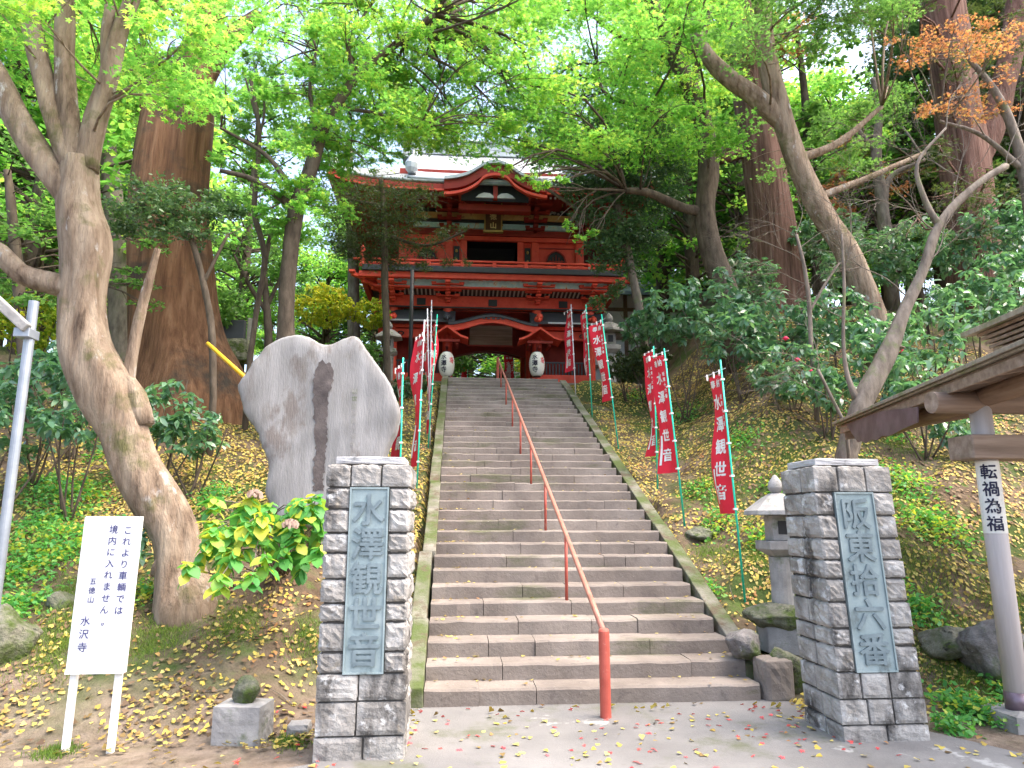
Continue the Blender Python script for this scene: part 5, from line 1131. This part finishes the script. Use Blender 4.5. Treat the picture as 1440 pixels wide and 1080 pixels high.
bare('cherry_tree', 'leaning leafless cherry with a sawn stub behind the right pillar',
     [[(1190, 640, 14), (1204, 590, 14), (1222, 545, 14), (1250, 492, 12), (1272, 440, 8.5), (1296, 385, 7), (1316, 325, 6.5), (1346, 284, 5.5), (1385, 252, 4.5), (1415, 234, 5)],
      [(1206, 565, 6), (1192, 530, 3.5), (1186, 480, 2.6), (1187, 400, 2.2), (1184, 330, 1.5)], [(1262, 490, 11), (1262, 488, 9)], [(1322, 320, 5), (1300, 280, 4), (1290, 230, 2.5), (1330, 180, 1.5)]], 9.6, 'bark_pale', 31,
     [(0, .6, .6, -.3, .5, 1.0, .012), (0, .7, -.8, -.2, .5, 1.1, .012), (0, .8, .3, 0, 1, 1.0, .01), (0, .9, -.6, .2, .7, 1.1, .01), (0, 1, .8, -.2, .4, 1.0, .01), (0, 1, .3, 0, .9, 1.1, .01), (1, .5, -.8, 0, .5, .8, .008), (1, .8, .5, -.2, .8, .8, .008), (1, 1, -.3, 0, 1, .8, .006), (0, .5, -.9, .1, .3, 1.2, .012), (3, .6, -.7, 0, .6, 1.1, .01), (3, 1, .2, 0, 1, 1.0, .01), (0, .75, -1, 0, .15, 1.2, .011), (0, .85, .9, .1, .1, 1.0, .01)])
bare('bare_shrub', 'leafless pale twiggy shrub in front of the reddish cedar trunk',
     [[(1140, 480, 3), (1138, 430, 3), (1130, 370, 2.5), (1120, 330, 2)], [(1138, 440, 2), (1160, 400, 1.8), (1180, 370, 1.5)]], 12.0, 'bark_pale', 41,
     [(0, .6, -1, 0, .3, 1.2, .008), (0, .8, -.6, 0, .7, 1.2, .008), (0, 1, .2, 0, 1, 1.0, .007), (0, 1, -1, 0, .4, 1.0, .007), (1, 1, .8, 0, .4, 1.1, .008), (1, .7, .4, -.3, .8, 1.1, .007), (0, .9, .6, 0, .5, 1.2, .008)])
bare('bare_shrub', 'leafless thin shrub under the bare cherry with long side twigs',
     [[(1190, 600, 2.5), (1170, 560, 2.2), (1150, 520, 2)]], 9.3, 'bark_pale', 43, [(0, .7, -1, 0, .5, .9, .006), (0, 1, -1, 0, .2, 1.0, .006), (0, 1, .3, 0, 1, .8, .006)])

# ------------------------------------------------------------------ bushes
def bush(name, label, c, rpx, mat, kind, lsize, dens=1.0, seed=0, group=None, flat=.75, stems=5, extra=None):
    g = np.random.default_rng(seed + 300); gp_ = ground(c[0], c[1] + rpx * .75); p = atY(c[0], c[1], min(c[2], gp_[1] + .15) if name == 'laurel_bush' else c[2]); rm = rpx * mpp(p); gz = float(H(p[0], p[1]))
    r = thing(name, (p[0], p[1], gz), label, 'bush', group); mb = MB()
    for k in range(stems):
        e = p + g.normal(size=3) * rm * .45; mb.tube(twig_path((p[0] + g.normal(0, .06), p[1] + g.normal(0, .06), gz - .1), e, .05, g), np.linspace(.018, .006, 6), 5)
    mb.build('stems', M['bark_dark'], r, smooth=True)
    rm *= 1.12; cnt = int(dens * 36 * (rm / lsize) ** 2) + 30; m = max(6, cnt // 12); q_ = g.normal(size=(m, 3)); q_ /= np.linalg.norm(q_, axis=1)[:, None]; q_ *= (g.uniform(.25, 1, (m, 1)) ** .5) * rm; q_[:, 2] *= flat
    q_ += p; q_[:, 2] = np.maximum(q_[:, 2], H(q_[:, 0], q_[:, 1]) + .1)
    # whorls of leaves round shoot tips
    w = np.repeat(np.arange(m), int(math.ceil(cnt / m))); yaw = g.uniform(0, 6.283, len(w)); P = q_[w] + g.normal(size=(len(w), 3)) * lsize * .22
    leaves('foliage', P, lsize, kind, M[mat], r, .45, yaw=yaw, g=g, droop=-.6)
    if extra: extra(r, p, rm, g)
    return r
k = 0
RB = 'laurel bushes on the right bank'
for (px, py, Y, rp, lab) in [(905, 455, 17.5, 34, 'laurel bush behind the topmost banners right of the gate'), (955, 440, 15.5, 48, 'laurel bush directly above the overlapping pair of banners'), (1005, 425, 15.5, 52, 'laurel bush at the foot of the dark curving maple'),
        (1040, 470, 14, 55, 'wide laurel bush above the lone nearest banner'), (1095, 455, 14, 58, 'laurel bush hiding the foot of the reddish cedar'), (1110, 520, 12.3, 50, 'laurel bush low on the bank below the reddish cedar'),
        (1165, 450, 13.5, 58, 'laurel bush behind the bare twiggy shrub'), (1225, 500, 11.6, 56, 'laurel bush behind the sawn stub of the cherry'), (1285, 535, 10.6, 50, 'glossy laurel bush between the cherry and the shelter roof'),
        (1300, 470, 11.8, 56, 'laurel bush above the shelter roof left of its raised part'), (1365, 430, 12.5, 60, 'laurel bush behind the raised roof of the shelter'), (1430, 400, 13, 60, 'laurel bush at the right edge above the shelter'),
        (1215, 370, 16.5, 58, 'blue-green laurel bush high up right of the leaning forked tree'), (1290, 350, 16, 55, 'blue-green laurel bush high between the cherry and the far cedars'), (1350, 600, 10.4, 34, 'small laurel bush seen under the shelter roof'), (1160, 545, 11.2, 38, 'laurel bush just left of the cherry trunk'),
        (1400, 330, 15, 55, 'laurel bush high at the right edge below the orange leaves'), (1050, 390, 18.5, 40, 'laurel bush between the dark maple and the reddish cedar'), (1160, 330, 19, 46, 'laurel bush far up behind the leaning forked tree')]:
    k += 1
    def blooms(r, p, rm, g):
        for _ in range(3):
            c = p + np.array([g.uniform(-.5, .5) * rm, -rm * .9, g.uniform(-.3, .6) * rm]); mb = MB(); mb.lathe(c, [(.01, -.03), (.045, 0), (.05, .02), (.02, .04)], 8); mb.build('flower', M['camellia'], r, smooth=True)
    bush('laurel_bush', lab, (px, py, Y), rp, 'lf_laurel', 'laurel', .15 if Y < 13 else .17, .85, k, RB, extra=blooms if k in (6, 8) else None)
LB = 'laurel bushes on the left bank'
for (px, py, Y, rp, lab) in [(60, 540, 10.2, 58, 'laurel bush behind the lamp pole'), (115, 590, 9.6, 52, 'laurel bush left of the front maple trunk'), (20, 600, 9.8, 50, 'laurel bush at the left edge under the lamp head'), (232, 575, 10.8, 48, 'laurel bush right of the front maple trunk'),
        (275, 605, 10.6, 36, 'low laurel bush right of the front maple, beside the inscribed stone'), (182, 765, 7.9, 26, 'small dark bush hiding the foot of the front maple'), (110, 510, 11.5, 46, 'laurel bush behind the front maple at the fork of the lamp pole')]:
    k += 1; bush('laurel_bush', lab, (px, py, Y), rp, 'lf_laurel', 'laurel', .14, .85, k, LB)
for (px, py, Y, rp, lab, mt, ls) in [(455, 430, 21, 38, 'bright yellow bush seen over the notch of the inscribed stone', 'lf_yellow', .11), (520, 440, 21.5, 26, 'yellow-green bush beside the left stone lantern', 'lf_yellow', .11), (505, 500, 18, 30, 'green bush behind the top right edge of the inscribed stone', 'lf_green', .10), (40, 450, 13, 50, 'bush with yellowing leaves behind the lamp head', 'lf_yellow', .09),
        (640, 508, 28.5, 22, 'green bush seen through the left part of the gate passage', 'lf_green', .12), (735, 512, 33, 14, 'pale green bush seen through the right part of the gate passage', 'lf_yellow', .12), (560, 548, 17.2, 20, 'low clipped bush at the top left corner of the stairs', 'lf_dark', .09), (590, 540, 18.2, 18, 'low clipped bush left of the stair top beside the banners', 'lf_dark', .09),
        (880, 515, 17.5, 26, 'low ochre-green bush at the top right of the stairs', 'lf_conifer', .10), (915, 505, 17, 26, 'dull green low bush right of the topmost banners', 'lf_conifer', .10), (300, 430, 19, 40, 'grey-green bush beyond the giant cedar', 'lf_green', .12)]:
    k += 1; bush('bush', lab, (px, py, Y), rp, mt, 'chip', ls, 1.2, k)
# hydrangea in the foreground
def hydrangea():
    g = np.random.default_rng(77); c = ground(395, 800); gz = float(H(c[0], c[1])); r = thing('hydrangea_bush', (c[0], c[1], gz), 'bright green hydrangea with faded flower heads left of the left pillar', 'bush'); st_, P, yaw, dr = MB(), [], [], []
    heads = [(300, 705, 7.2), (345, 715, 7.0), (380, 712, 7.3), (420, 705, 7.2), (445, 700, 7.0), (325, 745, 6.9), (370, 750, 6.9), (410, 745, 6.9), (450, 735, 7.1), (290, 765, 6.8), (330, 775, 6.7), (375, 785, 6.6), (310, 812, 6.5), (355, 810, 6.45), (265, 795, 6.7), (400, 775, 6.8), (350, 735, 7.3), (395, 730, 7.2), (300, 735, 7.1), (440, 760, 7.2), (425, 790, 7.0), (345, 762, 6.8), (385, 762, 7.1)]
    heads += [(float(g.uniform(285, 455)), float(g.uniform(700, 800)), float(g.uniform(6.7, 7.4))) for _ in range(20)]
    for x, y, Y in heads:
        q_ = atY(x, y, Y); st_.tube(twig_path((c[0] + g.normal(0, .1), c[1] + g.normal(0, .1), gz - .05), q_, .1, g), np.linspace(.009, .005, 6), 5)
        for lv, (n, s_, dz) in enumerate(((5, 1.0, -.07), (5, .85, 0), (4, .6, .03))):
            a0 = g.uniform(0, 6.28)
            for i in range(n): P.append(q_ + [0, 0, dz]); yaw.append(a0 + i * 6.283 / n + g.normal(0, .2)); dr.append(s_)
    st_.build('stems', M['bark_pale'], r, smooth=True)
    P = np.array(P); leaves('foliage', P, .155 * np.array(dr), 'round', M['lf_hydr'], r, .35, yaw=np.array(yaw), g=g, droop=-.6)
    for x, y, Y in ((358, 700, 7.0), (408, 742, 6.75)):
        q_ = atY(x, y, Y); mb = MB()
        for _ in range(60):
            d = g.normal(size=3); d /= np.linalg.norm(d); d[2] = abs(d[2]); e = q_ + d * .07; mb.box(*sum([[e[i] - .011, e[i] + .011] for i in range(3)], []), rot=g.uniform(0, 3))
        mb.build('flower_head', M['flower'], r)
hydrangea()

# ------------------------------------------------------------------ wood behind: prototypes copied
def proto(name, label, hgt, rad, mat, kind, ls, ncl, per, seed, bark='bark_dark', conic=False):
    g = np.random.default_rng(seed); r = thing(name, (0, 0, 0), label, 'tree', 'trees of the wood behind'); mb = MB()
    mb.tube([(0, 0, -1), (.1, 0, hgt * .3), (-.1, .1, hgt * .6), (0, 0, hgt * .92)], [.30, .24, .15, .04], 9, .05, seed)
    C = []
    for k in range(ncl):
        f = g.uniform(.22, 1.0); a = g.uniform(0, 6.283); R_ = rad * ((1.05 - f) * 1.1 if conic else math.sin(min(1, f * 1.05) * 2.6 + .25)) * g.uniform(.45, 1); c = np.array([math.cos(a) * R_, math.sin(a) * R_, f * hgt]); C.append(c)
        mb.tube(twig_path((0, 0, max(.3, c[2] - R_ * .35)), c, .05, g), np.linspace(.06, .015, 6), 4)
    mb.build('trunk', M[bark], r, smooth=True)
    P = np.vstack([pad_points(c, g.uniform(.7, 1.3) * rad * .30, per, .45, g, 7) for c in C]); leaves('crown', P, ls, kind, M[mat], r, .5, g=g); return r
protos = [proto('forest_tree', 'x', 13, 4.2, 'lf_maple', 'chip', .20, 60, 190, 1), proto('forest_tree', 'x', 15, 4.0, 'lf_green', 'chip', .22, 70, 190, 2), proto('forest_tree', 'x', 17, 3.4, 'lf_conifer', 'spray', .32, 80, 130, 3, conic=True), proto('forest_tree', 'x', 11, 4.0, 'lf_dark', 'chip', .20, 60, 190, 4), proto('forest_tree', 'x', 10, 4.0, 'lf_maple', 'chip', .18, 60, 190, 5)]
KL = ['tall bright green tree', 'mid green tree', 'dark conical cedar', 'dark bushy evergreen', 'low spreading yellow-green tree']
def wood():
    g = np.random.default_rng(5); done = set(); n = 0
    spots = []
    for (px, Y, t) in [(-60, 20, 1), (40, 24, 0), (110, 21, 0), (160, 30, 1), (330, 30, 1), (450, 29, 4), (520, 36, 0), (600, 42, 2), (660, 46, 1), (700, 40, 4), (760, 44, 0), (830, 40, 1), (890, 36, 3), (940, 28, 1), (985, 24, 0), (1030, 30, 0), (1060, 25, 1), (1130, 28, 0), (1170, 34, 0), (1210, 27, 4), (1270, 24, 4), (1310, 30, 1), (1350, 24, 2), (1400, 22, 3), (1450, 26, 1), (1500, 20, 2), (1560, 24, 1), (-140, 17, 0), (-200, 24, 1), (-20, 32, 2), (80, 36, 1), (220, 38, 1), (290, 42, 0), (370, 50, 0), (480, 50, 1), (560, 55, 2), (640, 60, 3), (720, 58, 1), (800, 56, 2), (870, 52, 3), (950, 44, 1), (1010, 42, 3), (1090, 44, 2), (1150, 48, 1), (1240, 42, 3), (1300, 46, 1), (1380, 40, 3), (1480, 40, 1), (1600, 34, 3), (0, 46, 1), (160, 50, 1), (-120, 40, 1), (330, 60, 1), (430, 62, 1), (1540, 50, 3), (20, 17, 4), (540, 31, 3), (920, 33, 0), (1640, 22, 1), (-300, 30, 3)]:
        spots.append((px, Y, t))
    words = {}
    for i, (px, Y, t) in enumerate(spots):
        p = atY(px, 600, Y); x = float(p[0]); z = float(H(x, Y))
        r0 = protos[t]
        if t in done:
            r = r0.copy(); COL.objects.link(r)
            for ch in list(r0.children): c = ch.copy(); COL.objects.link(c); c.parent = r
        else: r = r0; done.add(t)
        r.location = (x, Y, z - .2); r.rotation_euler = (0, 0, g.uniform(0, 6.28)); s_ = g.uniform(.85, 1.2) * (.78 if 270 < px < 470 else 1); r.scale = (s_, s_, s_ * g.uniform(.9, 1.1))
        side = 'left of the giant cedar' if px < 230 else 'between the giant cedar and the gate' if px < 450 else 'behind the left half of the gate' if px < 690 else 'behind the right half of the gate' if px < 900 else 'between the gate and the reddish cedar' if px < 1100 else 'behind the bare cherry' if px < 1330 else 'beyond the shelter at the right'
        dist = 'near' if Y < 27 else 'farther off' if Y < 41 else 'far away'
        lab = f'{KL[t]} {side}, {dist}'; r['label'] = lab
wood()

# ------------------------------------------------------------------ fallen leaves, low plants
def slope_normal(x, y):
    e = .05; nx_ = -(H(x + e, y) - H(x - e, y)) / (2 * e); ny_ = -(H(x, y + e) - H(x, y - e)) / (2 * e); return np.stack([nx_, ny_, np.ones_like(nx_)], 1)
def cloudy(x, y, s=1.0, ph=0): return .5 + .25 * (np.sin(1.7 * s * x + 2.3 * s * y + ph) * np.sin(2.9 * s * y - 1.3 * s * x + ph * 2) + np.sin(4.3 * s * x - .7 * s * y + ph) * .6 + np.sin(3.7 * s * y + 1.9 * s * x + 2 + ph) * .6)
def litter(name, label, n, box, size, mat, seed, thr=.3, kind='fan', near=None, avoid=True, group=None, yfade=None):
    g = np.random.default_rng(seed); x = g.uniform(box[0], box[1], n); y = box[2] + (box[3] - box[2]) * g.uniform(0, 1, n) ** (near or 1)
    k = cloudy(x, y, 1.2, seed) > thr + g.normal(0, .18, n)
    if avoid: k &= ~((x > SX0 - .03) & (x < SX1 + .03) & (y > 6.75) & (y < 30)) & ~((x > -3.5) & (x < 6) & (y > 19.5))
    x, y = x[k], y[k]; z = H(x, y) + g.uniform(.004, .03, len(x)); nr = slope_normal(x, y)
    pave = (y < 6.86) & (z < .03); z = np.where(pave, np.maximum(z, .012), z)
    return tag(leaves(name, np.stack([x, y, z], 1), size, kind, M[mat], None, .22, g=g, normal=nr), label, 'leaves', kind='stuff')
litter('fallen_leaves', 'yellow ginkgo leaves strewn over the left bank', 27000, (-9, -.3, 5.7, 19), .045, 'fallen', 1, .45, near=1.2)
litter('fallen_leaves', 'yellow ginkgo leaves strewn over the right bank', 66000, (3.0, 12, 6.2, 20), .044, 'fallen', 2, .40, near=1.1)
litter('fallen_leaves', 'dense drift of yellow leaves round the inscribed stone and the giant cedar', 20000, (-6.5, -1.2, 9, 16), .046, 'fallen', 3, .25)
litter('fallen_leaves', 'yellow leaves on the narrow strip left of the stairs', 3500, (-1.3, -.36, 7, 19.5), .05, 'fallen', 4, .25)
litter('fallen_leaves', 'scattered yellow leaves on the paving and the dirt edge', 900, (-7, 4, 4.6, 6.75), .05, 'fallen', 5, .35)
litter('red_leaves', 'small red maple leaves scattered on the paving before the steps', 220, (-1.5, 3.2, 4.6, 6.7), .035, 'fallenred', 6, .35, kind='maple')
def stair_leaves():
    g = np.random.default_rng(9); P = []
    for k in range(NST):
        n = int(g.integers(10, 26))
        for _ in range(n):
            u = g.random(); x = SX0 + .06 + abs(g.normal(0, .25)) if u < .45 else (SX1 - .06 - abs(g.normal(0, .2)) if u < .6 else g.uniform(SX0 + .05, SX1 - .05))
            y = SY0 + k * TREAD + (TREAD - abs(g.normal(0, .05)) - .02 if g.random() < .4 else g.uniform(.02, TREAD)); P.append((x, min(y, SY0 + (k + 1) * TREAD - .025), (k + 1) * RISE + .012))
    return tag(leaves('stair_leaves', np.array(P), .045, 'fan', M['fallen'], None, .15, g=g), 'small yellow leaves caught along the treads of the stairway', 'leaves', kind='stuff')
stair_leaves()
def low_plants(name, label, patches, n, size, kind, mat, seed, lift=.06, tilt=.5, cat='plants'):
    g = np.random.default_rng(seed); P = []
    for (px, py, r) in patches:
        c = ground(px, py); rm = r * mpp(c); m = int(n * (r / 40) ** 2); x = c[0] + g.normal(0, rm * .5, m); y = c[1] + g.normal(0, rm * .7, m)
        k = ~((x > SX0 - .2) & (x < SX1 + .2) & (y > 6.7)) & (y > 5.6); x, y = x[k], y[k]; P.append(np.stack([x, y, H(x, y) + g.uniform(0, lift, len(x))], 1))
    P = np.vstack(P); return tag(leaves(name, P, size, kind, M[mat], None, tilt, g=g), label, cat, kind='stuff')
low_plants('grass', 'short grass and moss tufts on both banks', [(60, 760, 70), (30, 700, 60), (220, 900, 40), (330, 880, 40), (290, 660, 40), (1010, 700, 40), (980, 620, 45), (1060, 780, 40), (1000, 780, 35), (1330, 900, 60), (1360, 960, 50), (900, 600, 30), (860, 650, 24), (1290, 800, 50), (120, 830, 50), (410, 1045, 25), (80, 1060, 25), (430, 900, 30), (1250, 620, 60), (1420, 850, 40), (1110, 640, 40), (610, 720, 14), (605, 800, 12), (100, 900, 60), (150, 680, 50), (1290, 720, 60), (1180, 700, 60), (1050, 640, 50)], 1500, .05, 'blade', 'grass', 21, .0, .35, 'grass')
low_plants('ground_cover', 'low bright leafy plants growing on the banks', [(110, 700, 45), (60, 740, 50), (70, 690, 40), (150, 640, 30), (1010, 740, 30), (1070, 760, 24), (985, 690, 24), (1390, 1010, 36), (1350, 1000, 30), (1340, 1030, 24), (1420, 980, 24), (1100, 700, 30), (930, 640, 20), (1230, 600, 40), (250, 800, 18), (40, 800, 50), (120, 770, 50), (20, 860, 40), (200, 840, 24), (1310, 740, 46), (1290, 860, 34), (1270, 680, 40), (960, 590, 30), (1040, 620, 34), (900, 560, 24), (300, 700, 30), (1000, 830, 18)], 560, .06, 'chip', 'lf_hydr', 22, .12, .6)

litter('fallen_leaves', 'dull brown dead leaves under the laurels of the right bank', 9000, (4.5, 12, 8.5, 19), .06, 'deadleaf', 12, .30)
litter('fallen_leaves', 'dull brown dead leaves on the dirt of the left bank', 5000, (-8, -.4, 5.8, 14), .055, 'deadleaf', 13, .40)
def sticks():
    g = np.random.default_rng(6); mb = MB()
    for _ in range(260):
        x, y = (g.uniform(-7, -.6), g.uniform(6, 15)) if g.random() < .45 else (g.uniform(3.2, 10), g.uniform(6.6, 17)); a = g.uniform(0, 3.14); l = g.uniform(.06, .28); p = np.array([x, y, float(H(x, y)) + .012]); e = p + [l * math.cos(a), l * math.sin(a), 0]; e[2] = float(H(e[0], e[1])) + .018
        mb.tube(np.array([p, (p + e) / 2 + g.normal(0, .008, 3), e]), [.005, .004, .002], 4)
    tag(mb.build('dead_twigs', M['bark_pale']), 'dead twigs strewn among the leaves on both banks', 'twigs', kind='stuff')
sticks()
